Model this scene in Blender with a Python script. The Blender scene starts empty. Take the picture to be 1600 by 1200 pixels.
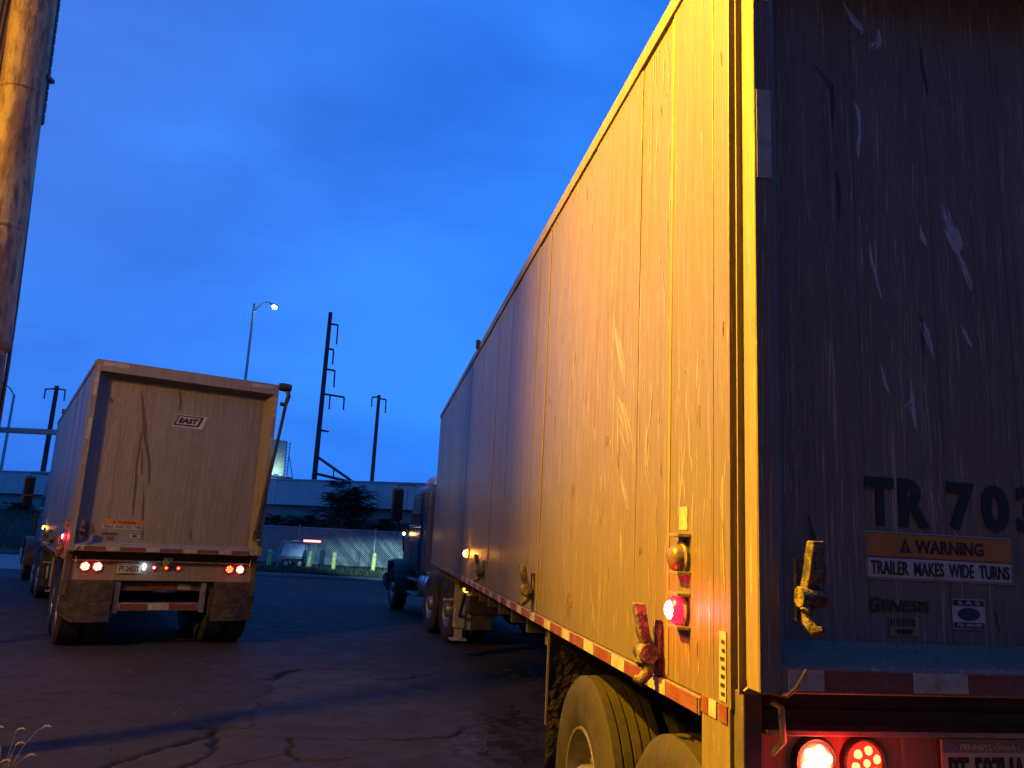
import bpy, bmesh, math, random
import numpy as np
from mathutils import Vector, Matrix, Quaternion
random.seed(7); np.random.seed(7)
PI = math.pi
SC = bpy.context.scene
COL = SC.collection

# ------------------------------------------------------------------ camera
cd = bpy.data.cameras.new('camera'); cam = bpy.data.objects.new('camera', cd); COL.objects.link(cam)
cd.sensor_width = 36.0; cd.lens = 36.0*1227.2/1600.0; cd.clip_start = .05; cd.clip_end = 2000
cam.matrix_world = Matrix.Translation((0, 0, 1.764)) @ Matrix.Rotation(PI/2+.1945, 4, 'X') @ Matrix.Rotation(.051, 4, 'Z')
SC.camera = cam

# ------------------------------------------------------------------ sky (dusk, sun below the horizon)
wd = bpy.data.worlds.new('World'); SC.world = wd; wd.use_nodes = True
nt = wd.node_tree; nt.nodes.clear()
def WN(t, **k):
    n = nt.nodes.new(t)
    for a, b in k.items(): setattr(n, a, b)
    return n
sky = WN('ShaderNodeTexSky', sky_type='NISHITA', sun_disc=False)
sky.sun_elevation = math.radians(-3.0); sky.sun_rotation = math.radians(70); sky.air_density = 1.0; sky.dust_density = .3; sky.ozone_density = 4.0
tc = WN('ShaderNodeTexCoord'); mp = WN('ShaderNodeMapping'); mp.inputs['Scale'].default_value = (1.0, 1.0, 2.6)
nz = WN('ShaderNodeTexNoise'); nz.inputs['Scale'].default_value = 1.7; nz.inputs['Detail'].default_value = 5; nz.inputs['Roughness'].default_value = .5; nz.inputs['Distortion'].default_value = .25
rp = WN('ShaderNodeValToRGB'); rp.color_ramp.elements[0].position = .36; rp.color_ramp.elements[1].position = .68
rp.color_ramp.elements[0].color = (.016, .160, .80, 1); rp.color_ramp.elements[1].color = (.040, .295, 1.2, 1)
mx = WN('ShaderNodeMix', data_type='RGBA', blend_type='MULTIPLY'); mx.inputs[0].default_value = 1
bw = WN('ShaderNodeRGBToBW'); ad = WN('ShaderNodeMath', operation='MULTIPLY_ADD'); ad.inputs[1].default_value = .4; ad.inputs[2].default_value = .98
bg = WN('ShaderNodeBackground'); bg.inputs[1].default_value = 1.0; out = WN('ShaderNodeOutputWorld')
L = nt.links.new
L(tc.outputs['Generated'], mp.inputs[0]); L(mp.outputs[0], nz.inputs[0]); L(nz.outputs[0], rp.inputs[0])
L(sky.outputs[0], bw.inputs[0]); L(bw.outputs[0], ad.inputs[0])
dt = WN('ShaderNodeVectorMath', operation='DOT_PRODUCT'); dt.inputs[1].default_value = Vector((-.62, .62, .50)).normalized()
pw = WN('ShaderNodeMath', operation='POWER', use_clamp=True); pw.inputs[1].default_value = 9; ms = WN('ShaderNodeMath', operation='MULTIPLY'); ms.inputs[1].default_value = .45
gm = WN('ShaderNodeMix', data_type='RGBA'); gm.inputs[7].default_value = (.10, .15, .52, 1)       # town glow under thin cloud
L(tc.outputs['Generated'], dt.inputs[0]); L(dt.outputs['Value'], pw.inputs[0]); L(pw.outputs[0], ms.inputs[0]); L(ms.outputs[0], gm.inputs[0]); L(rp.outputs[0], gm.inputs[6])
L(gm.outputs[2], mx.inputs[6]); L(ad.outputs[0], mx.inputs[7]); L(mx.outputs[2], bg.inputs[0]); L(bg.outputs[0], out.inputs[0])
SC.view_settings.view_transform = 'Standard'; SC.view_settings.look = 'None'; SC.view_settings.exposure = 0; SC.view_settings.gamma = 1
SC.view_settings.use_curve_mapping = False
SC.cycles.max_bounces = 5; SC.cycles.diffuse_bounces = 2; SC.cycles.glossy_bounces = 3; SC.cycles.transmission_bounces = 2

# ------------------------------------------------------------------ helpers
def tag(o, label=None, cat=None, group=None, kind=None):
    if label: o['label'] = label
    if cat: o['category'] = cat
    if group: o['group'] = group
    if kind: o['kind'] = kind
    return o
def empty(name, loc=(0, 0, 0), rz=0, label=None, cat=None, group=None):
    o = bpy.data.objects.new(name, None); COL.objects.link(o); o.location = loc; o.rotation_euler = (0, 0, rz); o.empty_display_size = .2
    return tag(o, label, cat, group)
def copy_tree(o, parent=None):
    c = o.copy(); COL.objects.link(c); c.parent = parent
    for ch in list(o.children): copy_tree(ch, c)
    return c

class MB:
    def __init__(s): s.v = []; s.f = []
    def add(s, vs, fs):
        n = len(s.v); s.v += [tuple(p) for p in vs]; s.f += [tuple(i+n for i in f) for f in fs]; return s
    def box(s, x0, x1, y0, y1, z0, z1):
        return s.add([(x0,y0,z0),(x1,y0,z0),(x1,y1,z0),(x0,y1,z0),(x0,y0,z1),(x1,y0,z1),(x1,y1,z1),(x0,y1,z1)],
                     [(3,2,1,0),(4,5,6,7),(0,1,5,4),(1,2,6,5),(2,3,7,6),(3,0,4,7)])
    def prism(s, poly, a0, a1, axis):          # poly in the other two axes (cyclic order y,z / x,z / x,y)
        n = len(poly); vs = []
        for a in (a0, a1):
            for (p, q) in poly: vs.append({'x': (a, p, q), 'y': (p, a, q), 'z': (p, q, a)}[axis])
        fs = [(i, (i+1) % n, n+(i+1) % n, n+i) for i in range(n)] + [tuple(range(n))[::-1], tuple(range(n, 2*n))]
        return s.add(vs, fs)
    def tube(s, pts, r, n=8, caps=True):       # r: number or list
        pts = [Vector(p) for p in pts]; m = len(pts); rs = r if isinstance(r, (list, tuple)) else [r]*m
        vs = []; ref = None
        for i, p in enumerate(pts):
            t = (pts[min(i+1, m-1)]-pts[max(i-1, 0)]).normalized()
            if ref is None: ref = t.orthogonal().normalized()
            ref = (ref - t*ref.dot(t))
            ref = ref.normalized() if ref.length > 1e-6 else t.orthogonal().normalized()
            b = t.cross(ref)
            for k in range(n):
                a = 2*PI*k/n; vs.append(p+(ref*math.cos(a)+b*math.sin(a))*rs[i])
        fs = [(i*n+k, i*n+(k+1) % n, (i+1)*n+(k+1) % n, (i+1)*n+k) for i in range(m-1) for k in range(n)]
        if caps: fs += [tuple(range(n))[::-1], tuple((m-1)*n+k for k in range(n))]
        return s.add(vs, fs)
    def lathe(s, prof, c, axis='x', n=32, skip=None):   # prof: (radius, offset along axis)
        vs = []
        for (r, a) in prof:
            for k in range(n):
                t = 2*PI*k/n; p, q = r*math.cos(t), r*math.sin(t)
                vs.append({'x': (c[0]+a, c[1]+p, c[2]+q), 'y': (c[0]+p, c[1]+a, c[2]+q), 'z': (c[0]+p, c[1]+q, c[2]+a)}[axis])
        fs = []
        for i in range(len(prof)-1):
            for k in range(n):
                if skip and i in skip and k % 2: continue
                fs.append((i*n+k, i*n+(k+1) % n, (i+1)*n+(k+1) % n, (i+1)*n+k))
        return s.add(vs, fs)
    def mesh(s, name, mat, smooth=None):
        me = bpy.data.meshes.new(name); me.from_pydata(s.v, [], s.f); me.update()
        bm = bmesh.new(); bm.from_mesh(me); bmesh.ops.recalc_face_normals(bm, faces=bm.faces); bm.to_mesh(me); bm.free()
        if mat: me.materials.append(mat)
        if smooth is not None:
            me.polygons.foreach_set('use_smooth', [True]*len(me.polygons)); me.set_sharp_from_angle(angle=math.radians(smooth))
        return me
    def build(s, name, mat, parent=None, smooth=None, bevel=0, loc=None):
        return link(name, s.mesh(name, mat, smooth), parent, bevel, loc)
def link(name, me, parent=None, bevel=0, loc=None):
    o = bpy.data.objects.new(name, me); COL.objects.link(o); o.parent = parent
    if loc: o.location = loc
    if bevel:
        b = o.modifiers.new('bevel', 'BEVEL'); b.width = bevel; b.segments = 2; b.limit_method = 'ANGLE'; b.angle_limit = math.radians(40)
    return o

# ------------------------------------------------------------------ materials
class NT:
    def __init__(s, name):
        s.m = bpy.data.materials.new(name); s.m.use_nodes = True; s.t = s.m.node_tree
        s.b = s.t.nodes['Principled BSDF']; s._tc = None
    def n(s, typ, **k):
        o = s.t.nodes.new(typ)
        for a, b in k.items(): setattr(o, a, b)
        return o
    def l(s, a, b): s.t.links.new(a, b)
    def coord(s, obj=None):
        tcn = s.n('ShaderNodeTexCoord')
        if obj: tcn.object = obj
        return tcn.outputs['Object']
    def noise(s, co, scale=(1, 1, 1), detail=4, rough=.55, dist=0, loc=(0, 0, 0), sc=1.0):
        mp = s.n('ShaderNodeMapping'); mp.inputs['Scale'].default_value = scale; mp.inputs['Location'].default_value = loc
        nz = s.n('ShaderNodeTexNoise'); nz.inputs['Scale'].default_value = sc; nz.inputs['Detail'].default_value = detail
        nz.inputs['Roughness'].default_value = rough; nz.inputs['Distortion'].default_value = dist
        s.l(co, mp.inputs[0]); s.l(mp.outputs[0], nz.inputs[0]); return nz.outputs[0]
    def ramp(s, v, stops):
        r = s.n('ShaderNodeValToRGB'); e = r.color_ramp.elements
        while len(e) < len(stops): e.new(.5)
        for i, (p, c) in enumerate(stops):
            e[i].position = p; e[i].color = (c, c, c, 1) if isinstance(c, (int, float)) else (*c, 1)
        s.l(v, r.inputs[0]); return r.outputs[0]
    def mix(s, f, a, b, mode='MIX'):
        m = s.n('ShaderNodeMix', data_type='RGBA', blend_type=mode)
        for i, v in ((0, f), (6, a), (7, b)):
            if hasattr(v, 'is_linked') or hasattr(v, 'links'): s.l(v, m.inputs[i])
            elif isinstance(v, (int, float)): m.inputs[i].default_value = v if i == 0 else (v, v, v, 1)
            else: m.inputs[i].default_value = (*v, 1)
        return m.outputs[2]
    def math(s, op, a, b=0.0, clamp=False):
        m = s.n('ShaderNodeMath', operation=op, use_clamp=clamp)
        for i, v in ((0, a), (1, b)):
            if isinstance(v, (int, float)): m.inputs[i].default_value = v
            else: s.l(v, m.inputs[i])
        return m.outputs[0]
    def set(s, **k):
        names = dict(base='Base Color', rough='Roughness', metal='Metallic', spec='Specular IOR Level', coat='Coat Weight', aniso='Anisotropic', trans='Transmission Weight', alpha='Alpha', sub='Subsurface Weight', ec='Emission Color', es='Emission Strength')
        for a, v in k.items():
            i = s.b.inputs[names[a]]
            if isinstance(v, (int, float)): i.default_value = v
            elif isinstance(v, tuple): i.default_value = (*v, 1)
            else: s.l(v, i)
        return s
    def bump(s, h, strength=.3, dist=.01):
        b = s.n('ShaderNodeBump'); b.inputs['Strength'].default_value = strength; b.inputs['Distance'].default_value = dist
        s.l(h, b.inputs['Height']); s.l(b.outputs[0], s.b.inputs['Normal']); return s

def worn(name, base, dark, rough=.6, metal=0.0, scale=6, amount=(.4, .7), bump=.15, z=1.0, spec=.5):
    m = NT(name); co = m.coord(); n1 = m.noise(co, (scale, scale, scale*z), 6, .62); n2 = m.noise(co, (scale*6, scale*6, scale*6*z), 4, .6)
    f = m.ramp(m.math('ADD', m.math('MULTIPLY', n1, .75), m.math('MULTIPLY', n2, .25)), [(amount[0], 0.0), (amount[1], 1.0)])
    m.set(base=m.mix(f, base, dark), rough=m.math('MULTIPLY_ADD', n2, .25) if False else rough, metal=metal, spec=spec)
    r = m.n('ShaderNodeMapRange'); r.inputs[3].default_value = max(.05, rough-.12); r.inputs[4].default_value = min(1, rough+.15); m.l(n1, r.inputs[0]); m.l(r.outputs[0], m.b.inputs['Roughness'])
    if bump: m.bump(n2, bump, .01)
    return m.m
def emis(name, col, strength, base=None):
    m = NT(name); m.set(base=base or col, rough=.25, ec=col, es=strength); return m.m

M = {}
M['black_metal'] = worn('black_metal', (.018, .018, .019), (.05, .042, .034), .5, .0, 8)
M['steel'] = worn('steel', (.30, .29, .28), (.11, .085, .06), .5, .6, 9)
M['under'] = worn('under_steel', (.05, .043, .036), (.10, .075, .05), .75, 0, 7)
M['galv'] = worn('galvanised', (.36, .37, .37), (.2, .19, .18), .55, .5, 10)
M['chrome'] = worn('chrome', (.62, .63, .65), (.3, .29, .28), .22, .95, 5, bump=.02)
M['rubber'] = worn('rubber', (.022, .020, .018), (.055, .044, .032), .8, 0, 6, (.42, .75), .2, spec=.3)
M['flap'] = worn('mud_flap', (.028, .024, .020), (.10, .075, .05), .85, 0, 8, (.45, .72), .9)
M['rim'] = worn('wheel_alloy', (.36, .34, .31), (.12, .09, .06), .45, .75, 8, (.35, .75))
M['latch'] = worn('latch_paint', (.20, .165, .095), (.03, .024, .02), .65, .1, 20, (.42, .54), .9)
M['white_tape'] = worn('white_tape', (.36, .33, .29), (.18, .145, .105), .55, 0, 14, (.44, .66), .08)
M['red_tape'] = worn('red_tape', (.135, .030, .018), (.15, .105, .07), .55, 0, 14, (.48, .70), .08)
M['black_print'] = worn('black_print', (.012, .012, .013), (.05, .045, .04), .6, 0, 25, (.55, .8), .05)
M['red_print'] = worn('dark_red_print', (.06, .010, .010), (.10, .05, .04), .6, 0, 25, (.55, .8), .05)
M['purple_print'] = worn('purple_print', (.035, .02, .06), (.10, .08, .10), .6, 0, 25, (.55, .8), .05)
M['orange_sign'] = worn('orange_sign', (.42, .155, .015), (.25, .10, .025), .5, 0, 10, (.45, .8), .05)
M['white_sign'] = worn('white_sign', (.42, .40, .38), (.24, .21, .19), .5, 0, 10, (.5, .85), .05)
M['plate_blue'] = worn('plate_blue', (.10, .15, .30), (.2, .2, .22), .4, 0, 12, bump=.02)
M['old_label'] = worn('old_label', (.42, .37, .28), (.26, .21, .15), .6, .2, 30, (.4, .65), .2)
M['tank_white'] = worn('tank_white', (.62, .63, .62), (.35, .34, .31), .5, 0, 4)
M['bollard'] = worn('bollard_yellow', (.60, .52, .10), (.36, .32, .14), .6, 0, 5)
M['wood_pole'] = worn('dark_pole', (.028, .024, .022), (.05, .04, .035), .85, 0, 5, z=.1)
M['cab_paint'] = worn('cab_paint', (.11, .112, .125), (.07, .072, .08), .28, .25, 3, (.55, .9), .0)
M['roof_paint'] = worn('roof_paint', (.40, .41, .43), (.28, .285, .30), .35, .1, 3, (.55, .9), .0)
M['dark_paint'] = worn('dark_paint', (.022, .022, .028), (.05, .045, .04), .3, .1, 3, (.55, .9), .0)
M['scratch'] = worn('bare_scratch', (.48, .44, .42), (.28, .25, .24), .42, .35, 30, bump=.1)
M['gouge'] = worn('dark_grime', (.035, .028, .026), (.07, .055, .05), .7, 0, 30)
def glass():
    m = NT('cab_glass'); m.set(base=(.012, .014, .018), rough=.06, spec=.6); return m.m
M['glass'] = glass()
M['red_lens'] = emis('red_lens_lit', (1, .025, .012), 1.6, (.3, .01, .01))
M['red_hot'] = emis('red_diode_lit', (1, .30, .13), 40, (.5, .05, .05))
M['red_soft'] = emis('red_diode_soft', (1, .16, .05), 7, (.5, .05, .05))
def hot_lens(name, rim, core, s0, s1, r):
    m = NT(name); co = m.coord(); ln = m.n('ShaderNodeVectorMath', operation='LENGTH'); m.l(co, ln.inputs[0])
    f = m.ramp(m.math('DIVIDE', ln.outputs['Value'], r), [(.45, 0.0), (.98, 1.0)])
    st = m.n('ShaderNodeMapRange'); st.inputs[3].default_value = s0; st.inputs[4].default_value = s1; m.l(f, st.inputs[0])
    m.set(base=(.3, .01, .01), rough=.25, ec=m.mix(f, core, rim), es=st.outputs[0]); return m.m
M['red_blaze'] = hot_lens('red_lens_blazing', (1, .012, .008), (1, .16, .05), 26, 2.6, .058)
M['mark_lens'] = emis('marker_lens_lit', (1, .012, .05), 2.2, (.3, .01, .01))
M['mark_hot'] = emis('marker_diode_lit', (1, .25, .33), 30, (.5, .05, .05))
M['amber_lens'] = emis('amber_lens_lit', (1, .33, .02), 9, (.4, .15, .01))
M['amber_hot'] = emis('amber_bulb_lit', (1, .62, .22), 60, (.5, .2, .02))
M['dull_amber'] = worn('dull_amber_lens', (.15, .10, .035), (.07, .05, .03), .3, 0, 20, bump=.05)
M['plate_lamp'] = emis('plate_lamp_lit', (.75, .90, 1), 9, (.7, .7, .7))
M['lamp_white'] = emis('street_lamp_lit', (.80, 1, .82), 60, (.8, .8, .8))
M['sodium'] = emis('sodium_lens_lit', (1, .50, .06), 30, (.6, .4, .2))
M['head_lamp'] = emis('head_lamp_lit', (.75, .95, 1), 30, (.7, .7, .7))
M['red_bar'] = emis('red_bar_lit', (1, .10, .07), 12, (.5, .05, .05))

# ------------------------------------------------------------------ text
def text_mesh(txt, size, mat, offset=0.0, extrude=.0012, shear=0.0, spacing=1.0):
    cu = bpy.data.curves.new('lettering', 'FONT'); cu.body = txt; cu.size = size; cu.offset = offset; cu.extrude = extrude; cu.shear = shear; cu.space_character = spacing
    cu.align_x = 'CENTER'; cu.align_y = 'CENTER'; cu.resolution_u = 3
    o = bpy.data.objects.new('lettering', cu); COL.objects.link(o); bpy.context.view_layer.update()
    me = bpy.data.meshes.new_from_object(o.evaluated_get(bpy.context.evaluated_depsgraph_get())); bpy.data.objects.remove(o); bpy.data.curves.remove(cu)
    me.materials.clear(); me.materials.append(mat); me.name = 'lettering'
    return me
def text_fit(txt, x0, x1, z0, z1, y, mat, parent, offset=.0, shear=0.0, name='lettering', spacing=1.0):
    """lettering in the XZ plane facing -y, stretched to fill the box"""
    me = text_mesh(txt, .1, mat, offset, .0012, shear, spacing); c = np.empty(len(me.vertices)*3); me.vertices.foreach_get('co', c); c = c.reshape(-1, 3)
    a, b = c.min(0), c.max(0)
    w = np.empty_like(c); w[:, 0] = x0+(c[:, 0]-a[0])/(b[0]-a[0])*(x1-x0); w[:, 2] = z0+(c[:, 1]-a[1])/(b[1]-a[1])*(z1-z0); w[:, 1] = y-c[:, 2]
    me.vertices.foreach_set('co', w.ravel()); me.update()
    return link(name, me, parent)

# ================================================================== GROUND
def px_poly(pts): return [np.array(p, float) for p in pts]
CR = [  # polylines on the yard (x, y), width, depth
 ([(-2.90,5.95),(-2.80,6.15),(-2.72,6.42),(-2.62,6.70),(-2.50,6.98),(-2.40,7.15),(-2.42,7.38),(-2.60,7.42)], .055, .040),
 ([(-2.42,7.38),(-2.30,7.45),(-2.20,7.42)], .050, .035),
 ([(-2.35,5.9),(-2.30,6.2),(-2.22,6.42),(-2.20,6.62),(-2.30,6.85),(-2.36,7.12)], .034, .030),
 ([(-2.36,7.12),(-2.20,7.16),(-2.05,7.15),(-1.80,7.17),(-1.45,7.15),(-1.10,7.20),(-.75,7.24),(-.50,7.22)], .016, .022),
 ([(-.85,7.24),(-.62,7.34),(-.42,7.42),(-.30,7.62),(-.12,7.66)], .022, .022),
 ([(-1.72,7.15),(-1.66,6.98),(-1.67,6.80),(-1.58,6.66),(-1.50,6.50),(-1.18,6.56),(-1.12,6.62)], .024, .026),
 ([(-1.58,6.66),(-1.90,6.35),(-2.0,6.0)], .014, .02),
 ([(-2.78,9.85),(-2.62,9.82),(-2.66,10.1),(-2.50,10.5),(-2.20,10.62),(-1.95,10.55)], .06, .03),
 ([(-1.95,10.55),(-1.62,10.42),(-1.40,10.30)], .02, .015),
 ([(-1.45,10.05),(-1.05,10.25),(-.85,10.5),(-.60,10.45),(-.35,10.35)], .028, .02),
 ([(-2.20,7.45),(-2.35,8.1),(-2.45,8.9),(-2.60,9.82)], .012, .012),
 ([(-.30,7.62),(.10,8.2),(.2,9.0),(.6,9.4)], .014, .015),
 ([(-4.6,8.4),(-4.1,8.7),(-3.6,8.65),(-3.1,8.9)], .014, .012),
]
rs = np.random.RandomState(3)
def jag(pl):
    pts = [np.array(p, float) for p in pl]
    for _ in range(3):
        o = []
        for a, b in zip(pts[:-1], pts[1:]):
            d = b-a; nrm = np.array([-d[1], d[0]]); o += [a, (a+b)/2+nrm*rs.uniform(-.16, .16)]
        pts = o+[pts[-1]]
    return np.array(pts)
def seg_dist(P, pts):
    d = np.full(len(P), 9.0)
    for a, b in zip(pts[:-1], pts[1:]):
        ab = b-a; t = np.clip(((P-a)@ab)/(ab@ab+1e-12), 0, 1); q = P-(a+t[:, None]*ab); d = np.minimum(d, np.hypot(q[:, 0], q[:, 1]))
    return d
_VN = {}
def vnoise(P, f, seed):
    if seed not in _VN: _VN[seed] = np.random.RandomState(seed).rand(257, 257)
    g = _VN[seed]; q = P*f+500; i = np.floor(q).astype(int); t = q-i; t = t*t*(3-2*t); i %= 256
    a = g[i[:, 0], i[:, 1]]; b = g[i[:, 0]+1, i[:, 1]]; c = g[i[:, 0], i[:, 1]+1]; d = g[i[:, 0]+1, i[:, 1]+1]
    return (a*(1-t[:, 0])+b*t[:, 0])*(1-t[:, 1])+(c*(1-t[:, 0])+d*t[:, 0])*t[:, 1]
def make_ground():
    x0, x1, y0, y1 = -8.0, 3.4, 3.0, 17.0
    xs = np.linspace(x0, x1, 420); ys = np.concatenate([np.linspace(y0, 5.6, 30)[:-1], np.linspace(5.6, 11, 300)[:-1], np.linspace(11, y1, 160)])
    X, Y = np.meshgrid(xs, ys, indexing='ij'); P = np.stack([X.ravel(), Y.ravel()], 1)
    edge = np.clip(np.minimum.reduce([P[:, 0]-x0, x1-P[:, 0], P[:, 1]-y0, y1-P[:, 1]])/.5, 0, 1)
    z = (vnoise(P, .8, 1)-.5)*.020+(vnoise(P, 3, 2)-.5)*.010+(vnoise(P, 14, 4)-.5)*.006
    crack = np.zeros(len(P))
    for pl, w, dp in CR:
        d = seg_dist(P, jag(pl)); ww = w*1.25*(.35+1.1*vnoise(P, 5, 9)); k = np.clip(1-d/ww, 0, 1); k = k*k*(3-2*k)
        z -= k*dp*1.3; crack = np.maximum(crack, k)
    # concrete slab to the right of the long broken joint, slightly higher than the asphalt on its left
    bl = np.array([(-2.95, 3), (-2.9, 5.95), (-2.5, 6.98), (-2.4, 7.4), (-2.45, 8.9), (-2.62, 9.8), (-2.4, 10.6), (-1.2, 10.4), (-.3, 10.5), (.6, 10.9), (3.4, 11.4)])
    slab = np.where(P[:, 1] < 10.5, np.interp(P[:, 1], bl[:7, 1], bl[:7, 0]), -9)
    bx = np.interp(P[:, 0], bl[6:, 0], bl[6:, 1]); s = ((P[:, 0] > np.interp(P[:, 1], bl[:7, 1], bl[:7, 0])) & (P[:, 1] < np.where(P[:, 0] > -2.4, bx, 10.2))).astype(float)
    z += s*.012
    wet = np.zeros(len(P))
    for (cx, cy, rx, ry) in [(.15, 7.25, .42, .75), (.25, 8.2, .5, .5), (.45, 11.1, .8, .55), (.9, 9.5, .5, .8)]:
        wet = np.maximum(wet, np.exp(-(((P[:, 0]-cx)/rx)**2+((P[:, 1]-cy)/ry)**2)))
    wet *= np.clip((vnoise(P, 7, 11)*.5+vnoise(P, 23, 12)*.6-.36)*4, 0, 1); wet = np.clip(wet*1.5, 0, 1)
    z *= edge
    nx, ny = len(xs), len(ys); idx = np.arange(nx*ny).reshape(nx, ny)
    q = np.stack([idx[:-1, :-1], idx[1:, :-1], idx[1:, 1:], idx[:-1, 1:]], -1).reshape(-1, 4)
    B = 900.0; n0 = nx*ny
    outer = [(-B, -B, 0), (x0, -B, 0), (x1, -B, 0), (B, -B, 0), (-B, y0, 0), (B, y0, 0), (-B, y1, 0), (B, y1, 0), (-B, B, 0), (x0, B, 0), (x1, B, 0), (B, B, 0)]
    c = [idx[0, 0], idx[-1, 0], idx[0, -1], idx[-1, -1]]; o = lambda i: n0+i
    extra = [(o(0), o(1), c[0], o(4)), (o(1), o(2), c[1], c[0]), (o(2), o(3), o(5), c[1]), (o(4), c[0], c[2], o(6)), (c[1], o(5), o(7), c[3]), (o(6), c[2], o(9), o(8)), (c[2], c[3], o(10), o(9)), (c[3], o(7), o(11), o(10))]
    V = np.concatenate([np.column_stack([P, z]), np.array(outer)]); F = np.concatenate([q, np.array(extra)])
    me = bpy.data.meshes.new('ground'); me.from_pydata(V.tolist(), [], F.tolist())
    for nm, arr in (('crack', crack), ('slab', s), ('wet', wet)):
        at = me.attributes.new(nm, 'FLOAT', 'POINT'); at.data.foreach_set('value', np.concatenate([arr, np.zeros(12)]).astype(np.float32))
    me.polygons.foreach_set('use_smooth', [True]*len(me.polygons))
    m = NT('asphalt'); co = m.coord()
    def att(n): a = m.n('ShaderNodeAttribute'); a.attribute_name = n; return a.outputs['Fac']
    n1 = m.noise(co, (.35, .35, .35), 6, .6); n2 = m.noise(co, (3, 3, 3), 6, .65); n3 = m.noise(co, (70, 70, 70), 3, .6); n4 = m.noise(co, (1.1, 1.1, 1.1), 5, .6, 1.2, (4, 2, 0))
    a = m.mix(m.ramp(n1, [(.35, 0.0), (.65, 1.0)]), (.022, .021, .020), (.036, .033, .030))
    a = m.mix(m.math('MULTIPLY', att('slab'), .75), a, (.054, .047, .041))
    a = m.mix(m.math('MULTIPLY', m.ramp(n2, [(.40, 0.0), (.72, 1.0)]), .55), a, (.021, .019, .018))
    a = m.mix(m.math('MULTIPLY', m.ramp(n4, [(.58, 0.0), (.70, 1.0)]), .6), a, (.015, .014, .014))
    a = m.mix(m.math('MULTIPLY', m.ramp(n3, [(.5, 0.0), (.75, 1.0)]), .4), a, (.085, .075, .066))
    a = m.mix(m.math('MULTIPLY', att('crack'), 1.4, True), a, (.012, .010, .009))
    a = m.mix(m.math('MULTIPLY', att('wet'), .25), a, (.024, .022, .022))
    r = m.math('SUBTRACT', m.math('MULTIPLY_ADD', n2, .25), 0) if False else m.ramp(n2, [(.3, .62), (.7, .85)])
    rr = m.mix(att('wet'), r, .12)
    m.set(base=a, rough=rr, spec=m.mix(att('wet'), .14, .5))
    m.bump(m.math('ADD', m.math('MULTIPLY', n3, .6), n2), .5, .012)
    me.materials.append(m.m)
    return tag(link('ground', me), kind='structure')
make_ground()

def grit():
    r = np.random.RandomState(8); mb = MB()
    for i in range(900):
        x = r.uniform(-6, 2.2); y = r.uniform(5.4, 13); q = r.uniform(.003, .014)*(1.6 if r.rand() < .06 else 1); z = .004
        a = r.uniform(0, 6.28, 6); P = [(x+q*math.cos(t), y+q*math.sin(t), z) for t in np.sort(a)[:5]]
        mb.add(P+[(x+q*.2, y, z+q*r.uniform(.6, 1.1))], [(k, (k+1) % 5, 5) for k in range(5)])
    tag(mb.build('loose_grit', worn('grit', (.12, .105, .09), (.06, .05, .045), .9, 0, 30)), 'loose grit scattered over the cracked yard', 'grit', kind='stuff')
grit()

# kerb and verge, pavement, embankment
M['concrete'] = worn('concrete', (.20, .19, .175), (.13, .12, .11), .85, 0, 2.5, (.35, .75), .3)
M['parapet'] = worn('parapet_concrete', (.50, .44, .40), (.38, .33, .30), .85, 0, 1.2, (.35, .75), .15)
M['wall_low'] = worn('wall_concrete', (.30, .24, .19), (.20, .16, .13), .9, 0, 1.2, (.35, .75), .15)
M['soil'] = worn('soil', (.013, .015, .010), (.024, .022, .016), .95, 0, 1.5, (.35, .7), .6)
def verge_y(x): return 29.6+.06*(x+6)
k = MB()
kx = list(np.linspace(-13, 14, 28))
for a, b in zip(kx[:-1], kx[1:]):
    kerb_piece = MB(); kerb_piece.prism([(a+.01, verge_y(a)), (b-.01, verge_y(b)), (b-.01, verge_y(b)+.16), (a+.01, verge_y(a)+.16)], 0.001, .12+random.uniform(-.012, .012), 'z')
    k.v += []
    if a == kx[0]:
        kerb_root = MB().prism([(kx[0], verge_y(kx[0])+.02), (kx[-1], verge_y(kx[-1])+.02), (kx[-1], verge_y(kx[-1])+.15), (kx[0], verge_y(kx[0])+.15)], 0.0005, .06, 'z').build('kerb', M['concrete'])
        tag(kerb_root, kind='structure')
    kerb_piece.build('kerb_stone', M['concrete'], kerb_root, bevel=.015)
def sheet(name, fx, fy, hfun, mat):
    vs = []; fs = []; nx, ny = len(fx), len(fy)
    for x in fx:
        for y in fy: vs.append((x, y, hfun(x, y)))
    for i in range(nx-1):
        for j in range(ny-1): fs.append((i*ny+j, (i+1)*ny+j, (i+1)*ny+j+1, i*ny+j+1))
    me = bpy.data.meshes.new(name); me.from_pydata(vs, [], fs); me.materials.append(mat); me.polygons.foreach_set('use_smooth', [True]*len(fs))
    return tag(link(name, me), kind='structure')
def wall_y(x): return 42+(x+5.1)*(51-42)/(-33+5.1)
def bank_h(x, y):
    y0 = 37.2+max(0, -13-x)*-.15; y1 = wall_y(x)-.2
    t = min(1, max(0, (y-y0)/(y1-y0))); t = t*t*(3-2*t)
    P = np.array([[x, y]]); return .13+1.85*t+(float(vnoise(P, .9, 21)[0])-.5)*.22*min(1, t*3)+(float(vnoise(P, 3, 22)[0])-.5)*.08
def bank_full(x, y): return bank_h(x, y)
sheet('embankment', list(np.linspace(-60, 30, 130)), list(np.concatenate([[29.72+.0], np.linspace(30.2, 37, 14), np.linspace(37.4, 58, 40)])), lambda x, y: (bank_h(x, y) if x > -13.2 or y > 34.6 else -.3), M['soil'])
pv = MB(); pv.add([(-60, 25.2, .006), (-13.0, 25.2+1.2, .006), (-13.4, 35.4, .03), (-60, 35.4, .03)], [(0, 1, 2, 3)])
tag(pv.build('pavement', M['concrete']), kind='structure')

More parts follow.
